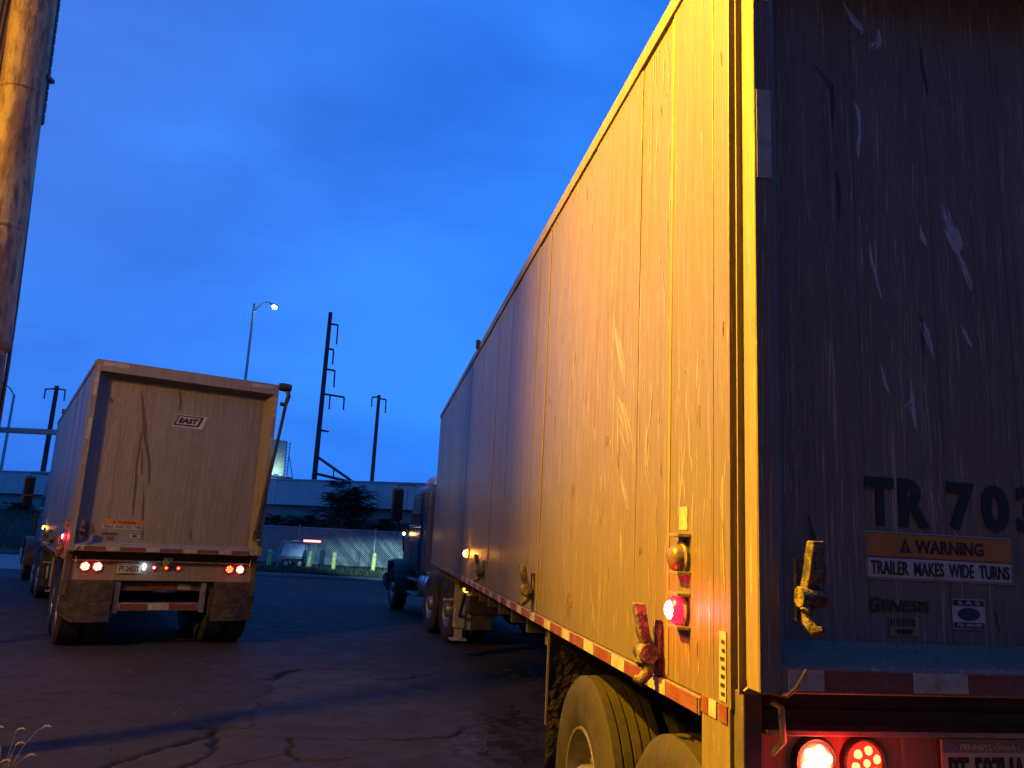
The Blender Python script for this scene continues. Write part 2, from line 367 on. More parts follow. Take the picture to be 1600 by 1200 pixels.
# ------------------------------------------------------------------ grass
M['grass'] = worn('grass_blades', (.035, .050, .018), (.06, .058, .026), .7, 0, 3, bump=0)
def grass(name, n, fn, hmin, hmax, label, seed):
    r = np.random.RandomState(seed); vs = []; fs = []
    for i in range(n):
        x, y, z = fn(r); h = r.uniform(hmin, hmax); a = r.uniform(0, 2*PI); w = .012+.010*r.rand(); dx, dy = math.cos(a), math.sin(a); lx, ly = r.normal(0, .4*h, 2)
        b = len(vs); vs += [(x-dx*w, y-dy*w, z-.02), (x+dx*w, y+dy*w, z-.02), (x+lx*.4+dx*w*.7, y+ly*.4+dy*w*.7, z+h*.6), (x+lx*.4-dx*w*.7, y+ly*.4-dy*w*.7, z+h*.6), (x+lx, y+ly, z+h)]
        fs += [(b, b+1, b+2, b+3), (b+3, b+2, b+4)]
    me = bpy.data.meshes.new(name); me.from_pydata(vs, [], fs); me.materials.append(M['grass'])
    return tag(link(name, me), label, 'grass', kind='stuff')
def vg(r):
    x = r.uniform(-13, 4); y = verge_y(x)+.2+abs(r.normal(0, 1.6)); return x, y, bank_h(x, y)
grass('verge_grass', 9000, vg, .06, .22, 'rough grass along the kerb below the yellow bollards', 5)
def sg(r):
    x = r.uniform(-38, -4); y = r.uniform(36.5, 47); y = min(y, wall_y(x)-.3); return x, y, bank_h(x, y)
grass('bank_grass', 16000, sg, .12, .45, 'tall dark grass on the bank below the concrete wall', 6)

# ================================================================== RETAINING WALL
def wall():
    root = empty('retaining_wall', (-5.1, 42, 0), label='long pale concrete wall with overhanging parapet behind the embankment', cat='wall')
    d = Vector((-27.9, 9, 0)).normalized(); n = Vector((d.y, -d.x, 0)); ang = math.atan2(d.y, d.x)
    root.rotation_euler = (0, 0, ang)     # local x runs left along the wall, local y points to the yard? (checked below)
    s = 1 if (Matrix.Rotation(ang, 3, 'Z') @ Vector((0, 1, 0))).y < 0 else -1
    def bb(x0, x1, y0, y1, z0, z1): return MB().box(x0, x1, min(s*y0, s*y1), max(s*y0, s*y1), z0, z1)
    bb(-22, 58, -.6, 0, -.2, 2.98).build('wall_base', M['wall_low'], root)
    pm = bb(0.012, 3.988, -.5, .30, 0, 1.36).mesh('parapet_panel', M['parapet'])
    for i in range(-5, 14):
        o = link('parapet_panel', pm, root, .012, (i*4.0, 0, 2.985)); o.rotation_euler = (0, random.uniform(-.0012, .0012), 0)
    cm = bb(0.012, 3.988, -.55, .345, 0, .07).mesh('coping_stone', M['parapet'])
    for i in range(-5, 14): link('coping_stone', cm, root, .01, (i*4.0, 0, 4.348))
wall()

# ================================================================== FENCE, BOLLARDS, CART
def fence():
    root = empty('chain_link_fence', (-5.87, 36.5, 0), label='galvanised chain link fence with thin posts behind the bollards', cat='fence')
    for i in range(-4, 4):
        x = i*3.45; MB().tube([(x, 0, .0), (x, 0, 1.86)], .032, 8).lathe([(.0, .05), (.03, .04), (.038, 0), (.038, -.02)], (x, 0, 1.86), 'z', 8).build('post', M['galv'], root, 40)
    MB().tube([(-13.8, 0, 1.80), (10.35, 0, 1.80)], .02, 6).build('top_rail', M['galv'], root, 40)
    MB().tube([(-13.8, 0, .22), (10.35, 0, .22)], .008, 5).build('tension_wire', M['galv'], root, 40)
    M['wire'] = worn('fence_wire', (.58, .60, .60), (.42, .43, .42), .5, .1, 10)
    w = MB(); h0, h1, st, r = .22, 1.80, .095, .0062
    H = h1-h0
    for sgn in (-1, 1):
        x = -13.8-H
        while x < 10.35+H:
            a, b = Vector((x, .004*sgn, h0)), Vector((x+sgn*H, .004*sgn, h1))
            def clip(p, q):
                t = (max(-13.8, min(10.35, p.x))-p.x)/(q.x-p.x); return p+(q-p)*t
            if max(a.x, b.x) > -13.8 and min(a.x, b.x) < 10.35:
                a2, b2 = clip(a, b), clip(b, a)
                if (a2-b2).length > .1: w.tube([a2, b2], r, 3, False)
            x += st
    tag(w.build('wire_mesh', M['wire'], root), kind='stuff')
fence()
for (x, y, lab, tl) in [(-9.37, 32.3, 'yellow bollard partly hidden beside the left trailer, leftmost in the row', .03), (-7.85, 32.5, 'yellow bollard in front of the white tank cart, leaning to the right', .10), (-6.75, 32.2, 'upright yellow bollard between the white tank cart and the lit fence', .01), (-5.30, 33.0, 'yellow bollard nearest the right hand truck, rightmost in the row', .04)]:
    b = MB().lathe([(.0, 0), (.085, 0), (.085, .76), (.075, .80), (.05, .825), (0, .835)], (0, 0, 0), 'z', 16).build('bollard', M['bollard'], None, 40, 0, (x, y, bank_h(x, y)-.06))
    b.rotation_euler = (0, tl, .3); tag(b, lab, 'bollard', 'yellow bollards along the verge')
    MB().lathe([(.088, .62), (.088, .70)], (0, 0, 0), 'z', 16).build('band', M['white_tape'], b, 40)
    MB().lathe([(.0, .012), (.12, .010), (.14, -.02)], (0, 0, 0), 'z', 16).build('footing', M['concrete'], b, 40)
def cart():
    root = empty('tank_cart', (-8.75, 34.1, .12), .12, 'small white tank cart with a red light bar beside the fence', 'cart')
    t = MB().prism([(-.62, .45), (.48, .45), (.46, 1.02), (-.44, 1.04)], -.4, .4, 'y').build('tank', M['tank_white'], root, bevel=.05)
    MB().box(-.60, .95, -.45, .45, 1.05, 1.09).build('roof_rack', M['galv'], root, bevel=.01)
    for (x, y) in ((-.70, -.42), (-.70, .42), (.46, -.42), (.46, .42)):
        MB().tube([(x, y, 0), (x*.86, y, 1.06)], .025, 6).build('leg', M['galv'], root, 40)
    for (x, y) in ((.62, -.40), (.78, -.40)):
        MB().tube([(x-.08, y, .1), (x+.06, y, 1.06)], .02, 6).build('strut', M['galv'], root, 40)
    MB().box(-.66, .44, -.40, .40, .38, .44).build('deck', M['steel'], root, bevel=.01)
    for y in (-.43, .43):
        for x in (-.35, .25):
            w = MB().lathe([(.0, -.03), (.10, -.03), (.12, .0), (.10, .03), (0, .03)], (x, y, .17), 'y', 16).build('wheel', M['galv'], root, 40)
            MB().lathe([(.12, -.05), (.17, -.05), (.19, 0), (.17, .05), (.12, .05)], (x, y, .17), 'y', 16).build('tyre', M['rubber'], w, 40)
    MB().box(.28, .98, -.30, -.16, 1.095, 1.17).build('light_bar', M['red_bar'], root, bevel=.02)
    MB().lathe([(.0, .06), (.12, .06), (.14, 0), (.14, -.03)], (-.1, 0, 1.07), 'z', 14).build('tank_lid', M['tank_white'], t, 40)
cart()

# ================================================================== POLES
def catenary(name, x, y, z0, z1, arms, label, r=.22, braces=()):
    root = empty(name, (x, y, z0), 0, label, 'utility pole', 'dark railway poles beyond the wall')
    h = z1-z0
    MB().tube([(0, 0, 0), (0, 0, h)], [r, r*.72], 8).build('mast', M['wood_pole'], root, 40)
    for (ax, az, drop, w) in arms:
        a = MB().tube([(0, 0, az), (ax, 0, az-.12*abs(ax))], .07, 6).build('bracket_arm', M['wood_pole'], root, 40)
        for q in w:
            MB().tube([(ax*q, 0, az-.12*abs(ax*q)), (ax*q+.03, 0, az-drop)], .06, 6).build('insulator', M['wood_pole'], a, 40)
    for (p, q, rr) in braces: MB().tube([p, q], rr, 6).build('brace', M['wood_pole'], root, 40)
    return root
catenary('railway_pole', -13.4, 55, 2, 17.2, [(.62, 13.9+.45, 1.5, (1,)), (.48, 12.5, 1.15, (1,)), (.72, 11.0, 1.3, (1,)), (1.55, 9.2, 1.1, (.35, 1)), (.65, 6.6, .12, (1,))],
         'tallest dark railway pole, with several bracket arms on its right side', .20, [((0, 0, 4.75), (2.7, 0, 3.1), .10), ((0, 0, 3.55), (2.7, 0, 3.05), .10), ((1.3, 0, 3.95), (1.3, 0, 3.3), .05)])
catenary('railway_pole', -11.95, 70, 2, 13.9, [(-.62, 11.75, .95, (1,)), (.66, 11.6, 1.3, (1,))], 'dark railway pole nearest the right hand truck, above the leafy bush', .20)
catenary('railway_pole', -41.0, 70, 2, 13.25, [(-1.0, 11.0, 1.0, (1,)), (.8, 11.0, 1.1, (1,))], 'dark railway pole left of the left trailer, arms on both sides', .25)
def street_lamp():
    root = empty('street_lamp', (-20.7, 60, 2), 0, 'tall street lamp with curved arm and lit head above left trailer', 'street lamp')
    MB().tube([(0, 0, 0), (0, 0, 17.0)], [.14, .085], 10).build('post', M['galv'], root, 40)
    MB().tube([(0, 0, 16.35), (.35, 0, 16.75), (.75, 0, 17.1), (1.1, 0, 17.2), (1.35, 0, 17.08)], [.05, .05, .045, .04, .04], 8).build('arm', M['galv'], root, 40)
    h = MB().prism([(1.25, 17.12), (1.75, 17.02), (1.95, 16.86), (1.9, 16.80), (1.3, 16.92)], -.16, .16, 'y').build('lamp_head', M['galv'], root, bevel=.03)
    MB().lathe([(0, -.20), (.14, -.16), (.20, -.04), (.20, .02)], (1.62, 0, 16.86), 'z', 16).build('lens', M['lamp_white'], h, 60)
street_lamp()
def far_post():
    root = empty('lamp_post', (-47.9, 75, 2), 0, 'thin unlit lamp post far left, next to the yellow pipe column', 'lamp post')
    MB().tube([(0, 0, 0), (0, 0, 11.0)], [.16, .11], 8).build('post', M['galv'], root, 40)
    MB().tube([(0, 0, 10.95), (-.5, 0, 11.6), (-1.3, 0, 12.1)], .07, 6).build('arm', M['galv'], root, 40)
    MB().box(-1.9, -1.25, -.15, .15, 12.02, 12.2).build('lamp_head', M['galv'], root, bevel=.04)
far_post()
def gantry():
    root = empty('overhead_beam', (-18, 30, 0), -.03, 'horizontal steel beam on posts crossing left behind the trailer', 'beam')
    MB().box(-8, 2.4, -.11, .11, 4.78, 4.98).build('beam', M['steel'], root, bevel=.01)
    for x in (-7.5, 2.2): MB().box(x-.1, x+.1, -.1, .1, 0, 4.778).build('post', M['steel'], root, bevel=.01)
gantry()
def tower():
    root = empty('billboard', (-25.9, 90, 2), .75, 'floodlit billboard on a steel frame with guy wire, right of left trailer', 'billboard')
    M['board'] = worn('board_face', (.10, .24, .26), (.30, .38, .34), .5, 0, .5, (.4, .6), 0)
    b = MB().box(-1.7, .4, -.12, .12, 5.6, 9.3).build('board', M['board'], root, bevel=.02)
    MB().box(-1.75, .45, -.20, -.125, 9.3, 9.5).build('top_trim', M['galv'], b)
    for x in (-1.4, .2): MB().tube([(x, .3, 0), (x, .3, 9.4)], .10, 6).build('post', M['wood_pole'], root, 40)
    for x in (.7, 1.1): MB().tube([(x, .4, 0), (x, .4, 9.5)], .05, 5).build('ladder_rail', M['wood_pole'], root, 40)
    for i in range(20): MB().tube([(.7, .4, 2+i*.38), (1.1, .4, 2+i*.38)], .03, 4).build('rung', M['wood_pole'], root, 40)
    MB().tube([(1.1, .4, 8), (3.0, .6, 2)], .05, 5).build('guy_wire', M['wood_pole'], root, 40)
    MB().box(-1.9, 1.2, -.9, .5, 5.25, 5.4).build('catwalk', M['wood_pole'], root)
    for x in (-1.3, -.3):
        s = MB().box(x-.18, x+.18, -.8, -.55, 5.42, 5.6).build('flood_lamp', M['board'], root, bevel=.03)
        ld = bpy.data.lights.new('billboard_light', 'POINT'); ld.energy = 90; ld.color = (.8, 1, .75); ld.shadow_soft_size = .2
        lo = bpy.data.objects.new('billboard_light', ld); COL.objects.link(lo); lo.parent = root; lo.location = (x, -1.2, 6.0)
tower()

# ================================================================== TREES AND SHRUBS
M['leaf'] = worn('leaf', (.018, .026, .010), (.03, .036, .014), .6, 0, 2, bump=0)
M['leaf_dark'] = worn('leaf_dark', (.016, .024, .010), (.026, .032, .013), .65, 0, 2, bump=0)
M['bark'] = worn('bark', (.07, .055, .042), (.12, .10, .08), .9, 0, 8)
def fronds(r, base, direction, length, vs, fs, nl=9, lw=.05, ll=.22):
    d = Vector(direction).normalized(); side = d.cross(Vector((0, 0, 1)))
    side = side.normalized() if side.length > .01 else Vector((1, 0, 0)); up = side.cross(d)
    for i in range(nl):
        t = (i+1)/nl; p = Vector(base)+d*length*t-Vector((0, 0, 1))*length*.35*t*t
        for sg in (-1, 1):
            q = (side*sg*.85+d*.55-Vector((0, 0, .35+.3*r.rand()))+up*r.uniform(-.2, .2)).normalized(); l = ll*(1-.45*t)*r.uniform(.8, 1.2); w = lw*r.uniform(.8, 1.2)
            n = q.cross(up).normalized()*w
            b = len(vs); vs += [p, p+q*l*.45+n*.5, p+q*l, p+q*l*.45-n*.5]; fs += [(b, b+1, b+2, b+3)]
def tree(name, loc, h, spread, nb, label, mat, seed, cat='tree', nl=9, lw=.06, ll=.26, fl=.75, lean=0, group=None, low=.25):
    r = np.random.RandomState(seed); root = empty(name, loc, 0, label, cat, group); tr = MB(); vs = []; fs = []
    top = Vector((lean, 0, h*.72)); tr.tube([(0, 0, -.1), top*.35+Vector((.05, 0, 0)), top*.7, top], [h*.022+.02, h*.017+.015, h*.011+.01, .012], 7)
    for i in range(nb):
        t = low+(1-low)*(i+.5)/nb; a = r.uniform(0, 2*PI); p = top*t; L_ = spread*(1.05-.55*t)*r.uniform(.45, 1.1)
        e = p+Vector((math.cos(a)*L_, math.sin(a)*L_*.8, h*.22*r.uniform(.1, 1.1))); m = (p+e)/2+Vector((0, 0, .12*L_))
        tr.tube([p, m, e], [.03, .018, .008], 5)
        for k in range(7):
            q = p.lerp(m, r.rand()) if k < 2 else m.lerp(e, r.rand()) if k < 5 else e
            az = a+r.normal(0, .9); fronds(r, q, (math.cos(az), math.sin(az), r.uniform(.0, .9)), fl*r.uniform(.6, 1.15), vs, fs, nl, lw, ll)
    for k in range(8): az = r.uniform(0, 6.28); fronds(r, top, (math.cos(az), math.sin(az), r.uniform(.5, 1.5)), fl, vs, fs, nl, lw, ll)
    tr.build('trunk', M['bark'], root, 60)
    me = bpy.data.meshes.new('crown'); me.from_pydata([tuple(v) for v in vs], [], fs); me.materials.append(mat); link('crown', me, root)
    return root
tree('sumac_tree', (-8.35, 40.2, 1.45), 2.85, 1.6, 60, 'dark feathery tree in front of the concrete wall, taller than its neighbours', M['leaf'], 2, lean=.45)
tree('shrub', (-9.9, 39.9, 1.2), 1.35, 1.3, 18, 'low dark shrub left of the feathery tree', M['leaf_dark'], 3, 'shrub', group='shrubs below the wall', fl=.5)
tree('shrub', (-11.6, 40.3, 1.1), 1.3, 1.3, 18, 'low dark shrub beside the left trailer edge, below the wall', M['leaf_dark'], 4, 'shrub', group='shrubs below the wall', fl=.5)
tree('shrub', (-6.0, 40.0, 1.2), 1.45, .6, 14, 'narrow dark shrub between the feathery tree and the right truck mirror', M['leaf_dark'], 5, 'shrub', group='shrubs below the wall', fl=.4)
tree('shrub', (-7.3, 39.4, 1.0), 1.2, 1.4, 18, 'dark shrub at the foot of the feathery tree', M['leaf_dark'], 6, 'shrub', group='shrubs below the wall', fl=.5)
tree('shrub', (-29, 47.5, 1.4), 1.1, 1.6, 18, 'low dark shrub under the wall at the far left edge', M['leaf_dark'], 8, 'shrub', group='shrubs below the wall', fl=.5)

# ================================================================== NEAR LEFT PIPE COLUMN
M['rusty'] = None
def rusty():
    m = NT('worn_yellow_steel'); co = m.coord(); n1 = m.noise(co, (3.0, 3.0, .8), 6, .62, .4); n2 = m.noise(co, (14, 14, 3), 5, .65); n3 = m.noise(co, (40, 40, 30), 3, .6)
    c = m.mix(m.ramp(n1, [(.36, 0.0), (.64, 1.0)]), (.40, .29, .13), (.20, .115, .05)); c = m.mix(m.ramp(n2, [(.46, 0.0), (.60, 1.0)]), c, (.13, .072, .035)); c = m.mix(m.ramp(n3, [(.62, 0.0), (.74, .8)]), c, (.40, .33, .25))
    m.set(base=c, rough=.6, metal=.1); m.bump(m.math('ADD', n2, m.math('MULTIPLY', n3, .4)), .5, .01); return m.m
M['rusty'] = rusty()
def column():
    root = empty('pipe_column', (-4.013, 6, .588), .0, 'large worn yellow steel pipe column with wider upper sleeve, left edge', 'column')
    root.rotation_euler = (0, -.042, 0); root.scale = (2/3,)*3
    MB().lathe([(.0, -.88), (.212, -.88), (.212, 3.72)], (0, 0, 0), 'z', 32).build('lower_pipe', M['rusty'], root, 40)
    MB().lathe([(.215, 3.62), (.248, 3.66), (.26, 3.72), (.245, 3.78), (.245, 9.6), (0, 9.62)], (0, 0, 0), 'z', 36).build('upper_sleeve', M['rusty'], root, 50)
    for z in (5.1, 6.9):
        MB().lathe([(.246, z), (.250, z+.005), (.250, z+.055), (.246, z+.06)], (0, 0, 0), 'z', 36).build('weld_band', M['rusty'], root, 40)
    MB().lathe([(0, -.84), (.42, -.84), (.42, -.87), (.44, -.89)], (0, 0, 0), 'z', 24).build('base_plate', M['under'], root, 30)
    # sheet metal housing behind the top of the column
    hs = empty('wall_panel', (-8.15, 9.9, 0), .1, 'dark brown corrugated steel wall behind the column at top left', 'wall')
    M['brown'] = worn('brown_sheet', (.10, .065, .035), (.06, .04, .025), .7, .1, 3)
    ws = MB(); n = 36; pts = []
    for i in range(n*4):
        u = -1.35+i*.0225*.75*1.0; pts.append((u, -.02 if (i//2) % 2 else .02))
    pts2 = [(a, b+.03) for a, b in pts[::-1]]
    W2 = MB(); z0, z1 = 6.3, 10.5; m_ = len(pts)
    W2.add([(a, b, z0) for a, b in pts]+[(a, b, z1) for a, b in pts], [(i, i+1, m_+i+1, m_+i) for i in range(m_-1)])
    W2.build('sheet', M['brown'], hs); 
    MB().box(-1.5, -1.36, -.1, .1, 0, 10.5).build('post', M['under'], hs); MB().box(-1.36, 1.2, .03, .12, 6.25, 6.4).build('girt', M['under'], hs); MB().box(.98, 1.1, .03, .15, 0, 6.248).build('post', M['under'], hs)
    # ribbed hose and cable strapped to the right of the column
    h = empty('ribbed_hose', (-3.883, 6.093, .588), 0, 'black ribbed hose and cable running down the right side of the pipe column', 'hose')
    h.rotation_euler = (0, -.042, 0); h.scale = (2/3,)*3; z = 6.6
    prof2 = []
    while z < 9.6:
        prof2 += [(.044, z), (.056, z+.012), (.056, z+.135), (.044, z+.147)]; z += .160
    MB().lathe(prof2, (-.02, 0, 0), 'z', 12).build('hose', M['black_metal'], h, 30)
    MB().tube([(-.02, 0, 6.7), (.0, 0, 5.0), (.005, 0, 4.2), (.0, 0, 3.5), (-.02, 0, 2.6), (-.03, 0, 1.6), (-.05, 0, -.88)], .022, 6).build('cable', M['black_metal'], h, 40)
    for z in (7.2, 8.9): MB().box(-.16, .06, -.075, .075, z, z+.05).build('clamp', M['black_metal'], h)
column()

# ================================================================== ADDED SHED (out of view left of and behind the camera, blocks blue skylight)
def shed():
    root = empty('sky_block_shed', (-13, -9, 0), 0, 'brown corrugated steel shed added out of view beside and behind the viewpoint to block skylight', 'building')
    B = worn('shed_sheet', (.15, .12, .095), (.10, .078, .06), .8, .0, 1.2); H = 15.0
    def corr(a, b, n_out, name):
        a, b = Vector(a), Vector(b); d = (b-a); L_ = d.length; d.normalize(); k = int(L_/.30); v = []; f = []
        for i in range(k*4+1):
            t = min(L_, i*L_/(k*4)); o = .05 if i % 4 in (1, 2) else 0; p = a+d*t+Vector(n_out)*o; v += [(p.x, p.y, 1.0), (p.x, p.y, H)]
        for i in range(k*4): f.append((2*i, 2*i+2, 2*i+3, 2*i+1))
        return MB().add(v, f).build(name, B, root)
    corr((0, 0, 0), (0, 22.5, 0), (1, 0, 0), 'side_wall'); corr((0, 0, 0), (50, 0, 0), (0, 1, 0), 'rear_wall')
    MB().box(-.2, .06, .07, 22.5, 0, 1.0).build('plinth', M['concrete'], root); MB().box(-.2, 50, -.2, .06, 0, 1.0).build('plinth', M['concrete'], root)
    MB().box(-.3, .25, -.3, 22.7, H, H+.35).build('eave', M['under'], root); MB().box(.26, 50, -.3, .25, H, H+.35).build('eave', M['under'], root)
    MB().prism([(-.3, H+.36), (.25, H+.36), (-14, H+3)], -.3, 22.7, 'y').build('roof', M['galv'], root)
    for x in (14, 24, 34):
        d = MB().box(x, x+5, .06, .16, 0, 6).build('loading_door', M['galv'], root)
        for k in range(12): MB().box(x+.05, x+4.95, .161, .19, .1+k*.49, .52+k*.49).build('door_slat', M['galv'], d)
shed()

# ================================================================== SODIUM FLOODLIGHT (lights the yard from the left, outside the frame)
def flood(name_loc, label, lamp, aim, energy, size, z):
    """steel mast with an arm, a boxed head and its lamp; all of it stands outside the frame"""
    x, y = name_loc; lx, ly = lamp[0]-x, lamp[1]-y
    root = empty('floodlight', (x, y, 0), 0, label, 'floodlight', 'sodium floodlights on masts')
    MB().tube([(0, 0, 0), (0, 0, z+.45)], [.13, .09], 12).build('mast', M['galv'], root, 40)
    MB().tube([(0, 0, z+.30), (lx*.5, ly*.5, z+.48), (lx, ly, z+.42)], .045, 8).build('arm', M['galv'], root, 40)
    hd = MB().prism([(lx-.35, z+.43), (lx+.35, z+.43), (lx+.45, z+.22), (lx-.45, z+.22)], ly-.22, ly+.22, 'y').build('lamp_housing', M['galv'], root, bevel=.02)
    MB().box(lx-.34, lx+.34, ly-.20, ly+.20, z+.17, z+.212).build('lens', M['sodium'], hd, bevel=.01)
    ld = bpy.data.lights.new('sodium_light', 'SPOT' if aim else 'POINT'); ld.energy = energy; ld.color = (1.0, .47, .006); ld.shadow_soft_size = .10 if aim else .55
    lo = bpy.data.objects.new('sodium_light', ld); COL.objects.link(lo); lo.parent = root; lo.location = (lx, ly, z)
    if aim:
        ld.spot_size = math.radians(size); ld.spot_blend = 1.0
        lo.rotation_euler = (Vector(aim)-Vector((lamp[0], lamp[1], z))).to_track_quat('-Z', 'Y').to_euler()
flood((-5.6, 2.6), 'sodium floodlight on the mast nearer the right trailer', (-4.5, 3.2), (.62, 2.2, 4.4), 18500, 88, 7.0)
flood((-9.3, .6), 'sodium floodlight on the mast beside the added brown shed', (-8.5, 1.05), None, 4300, 0, 8.0)

# ================================================================== SCRAPES AND STREAKS (outlines on the panels, metres)
RP={
 's1': [(0.757, 2.997), (0.799, 2.978), (0.816, 2.917), (0.851, 2.835), (0.833, 2.802), (0.8, 2.86), (0.772, 2.935)],
 's1b': [(0.778, 2.905), (0.83, 2.825), (0.849, 2.796), (0.882, 2.692), (0.873, 2.672), (0.831, 2.778), (0.791, 2.859)],
 's1c': [(0.811, 2.908), (0.832, 2.911), (0.852, 2.843), (0.843, 2.83)],
 's2': [(0.67, 2.572), (0.695, 2.53), (0.715, 2.466), (0.718, 2.415), (0.702, 2.45), (0.668, 2.535)],
 's3': [(0.817, 2.561), (0.842, 2.522), (0.864, 2.474), (0.855, 2.479), (0.83, 2.517)],
 's4': [(0.519, 2.39), (0.536, 2.328), (0.554, 2.286), (0.546, 2.286), (0.528, 2.32)],
 's5': [(0.628, 2.364), (0.636, 2.361), (0.636, 2.25), (0.638, 2.18), (0.631, 2.183), (0.625, 2.25), (0.598, 2.251), (0.591, 2.265), (0.623, 2.26)],
 's6': [(0.497, 2.84), (0.505, 2.75), (0.534, 2.611), (0.529, 2.614), (0.497, 2.741)],
 's7': [(0.448, 3.337), (0.479, 3.305), (0.484, 3.224), (0.468, 3.109), (0.461, 3.14), (0.475, 3.223), (0.466, 3.286)],
 's8': [(0.428, 3.716), (0.46, 3.67), (0.517, 3.62), (0.499, 3.591), (0.459, 3.627), (0.444, 3.676)],
 's9': [(0.567, 3.629), (0.575, 3.587), (0.57, 3.535), (0.547, 3.54), (0.527, 3.562), (0.558, 3.567)],
 's10': [(0.692, 2.894), (0.717, 2.835), (0.712, 2.819), (0.685, 2.847)],
 's11': [(0.753, 1.865), (0.766, 1.849), (0.778, 1.803), (0.786, 1.762), (0.778, 1.761), (0.767, 1.793)],
 'g1': [(0.732, 3.579), (0.739, 3.512), (0.752, 3.446), (0.749, 3.387), (0.739, 3.435), (0.729, 3.493)],
 'g2': [(0.382, 3.066), (0.396, 3.005), (0.392, 2.866), (0.385, 2.865), (0.379, 2.972)],
 'g3': [(0.306, 3.45), (0.345, 3.415), (0.38, 3.38), (0.386, 3.291), (0.375, 3.192), (0.372, 3.288), (0.368, 3.361), (0.329, 3.404)],
 'g4': [(0.248, 1.888), (0.276, 1.823), (0.304, 1.739), (0.309, 1.709), (0.293, 1.647), (0.286, 1.723), (0.258, 1.791)],
 'g5': [(0.113, 2.159), (0.144, 2.09), (0.137, 2.093), (0.116, 2.136)],
 'g6': [(0.666, 2.587), (0.688, 2.552), (0.681, 2.426), (0.676, 2.47)],
 'g7': [(0.875, 1.632), (0.891, 1.596), (0.9, 1.551), (0.894, 1.542), (0.885, 1.587)],
}
LP={
 'd1': [(0.58, 3.859), (0.638, 3.811), (0.714, 3.42), (0.773, 3.228), (0.798, 2.977), (0.881, 2.732), (0.935, 2.374), (0.919, 2.317), (0.85, 2.729), (0.767, 2.973), (0.714, 3.221), (0.653, 3.612)],
 'd2': [(0.697, 3.219), (0.726, 3.194), (0.737, 2.97), (0.729, 2.578), (0.757, 2.304), (0.771, 1.868), (0.754, 1.867), (0.725, 2.357), (0.704, 2.631), (0.711, 2.967)],
 'd3': [(1.133, 3.797), (1.186, 3.745), (1.215, 3.573), (1.208, 3.456), (1.18, 3.466), (1.176, 3.627)],
 'd4': [(0.736, 2.914), (0.783, 2.75), (0.811, 2.475), (0.794, 2.473), (0.765, 2.749)],
 'd5': [(1.555, 1.745), (1.574, 1.718), (1.591, 1.579), (1.568, 1.592)],
 'd6': [(0.235, 3.553), (0.296, 3.506), (0.293, 3.449), (0.258, 3.472)],
 'd7': [(1.423, 2.929), (1.578, 2.901), (1.576, 2.8), (1.477, 2.819)],
 'd8': [(0.833, 2.366), (0.879, 2.148), (0.946, 1.552), (0.921, 1.551), (0.868, 2.038)],
 'd9': [(0.194, 1.796), (0.282, 1.761), (0.312, 1.631), (0.216, 1.548), (0.162, 1.598)],
}
SP={
 'a1': [(1.485, 2.908), (1.448, 2.886), (1.383, 2.731), (1.274, 2.582), (1.249, 2.458), (1.299, 2.487), (1.382, 2.626), (1.449, 2.779)],
 'a2': [(1.413, 2.467), (1.259, 2.381), (1.159, 2.252), (1.106, 2.099), (1.166, 2.122), (1.278, 2.209), (1.369, 2.338)],
 'a3': [(0.978, 2.265), (0.931, 2.25), (0.917, 2.066), (0.94, 2.016), (0.977, 2.088)],
 'a4': [(1.306, 2.163), (1.235, 2.043), (1.16, 1.911), (1.196, 1.912), (1.29, 2.037)],
 'a5': [(0.565, 2.031), (0.54, 1.969), (0.539, 1.909), (0.559, 1.925)],
 'a6': [(1.286, 1.905), (1.239, 1.895), (1.232, 1.676), (1.267, 1.648), (1.293, 1.794)],
 'a7': [(1.766, 1.573), (1.697, 1.486), (1.59, 1.36), (1.604, 1.32), (1.66, 1.323), (1.712, 1.445)],
 'b1': [(0.614, 2.339), (0.597, 2.324), (0.6, 2.305), (0.617, 2.312)],
 'b2': [(0.421, 2.263), (0.409, 2.232), (0.409, 2.161), (0.418, 2.166), (0.426, 2.227)],
 'b3': [(2.196, 1.49), (2.098, 1.475), (2.099, 1.387), (2.2, 1.355), (2.249, 1.418)],
 'b4': [(1.031, 1.765), (0.996, 1.753), (1.002, 1.728), (1.034, 1.723)],
 'b5': [(2.21, 2.082), (2.111, 2.064), (2.16, 2.008), (2.218, 1.999)],
 'b6': [(1.555, 2.281), (1.499, 2.264), (1.506, 2.223), (1.55, 2.228)],
}

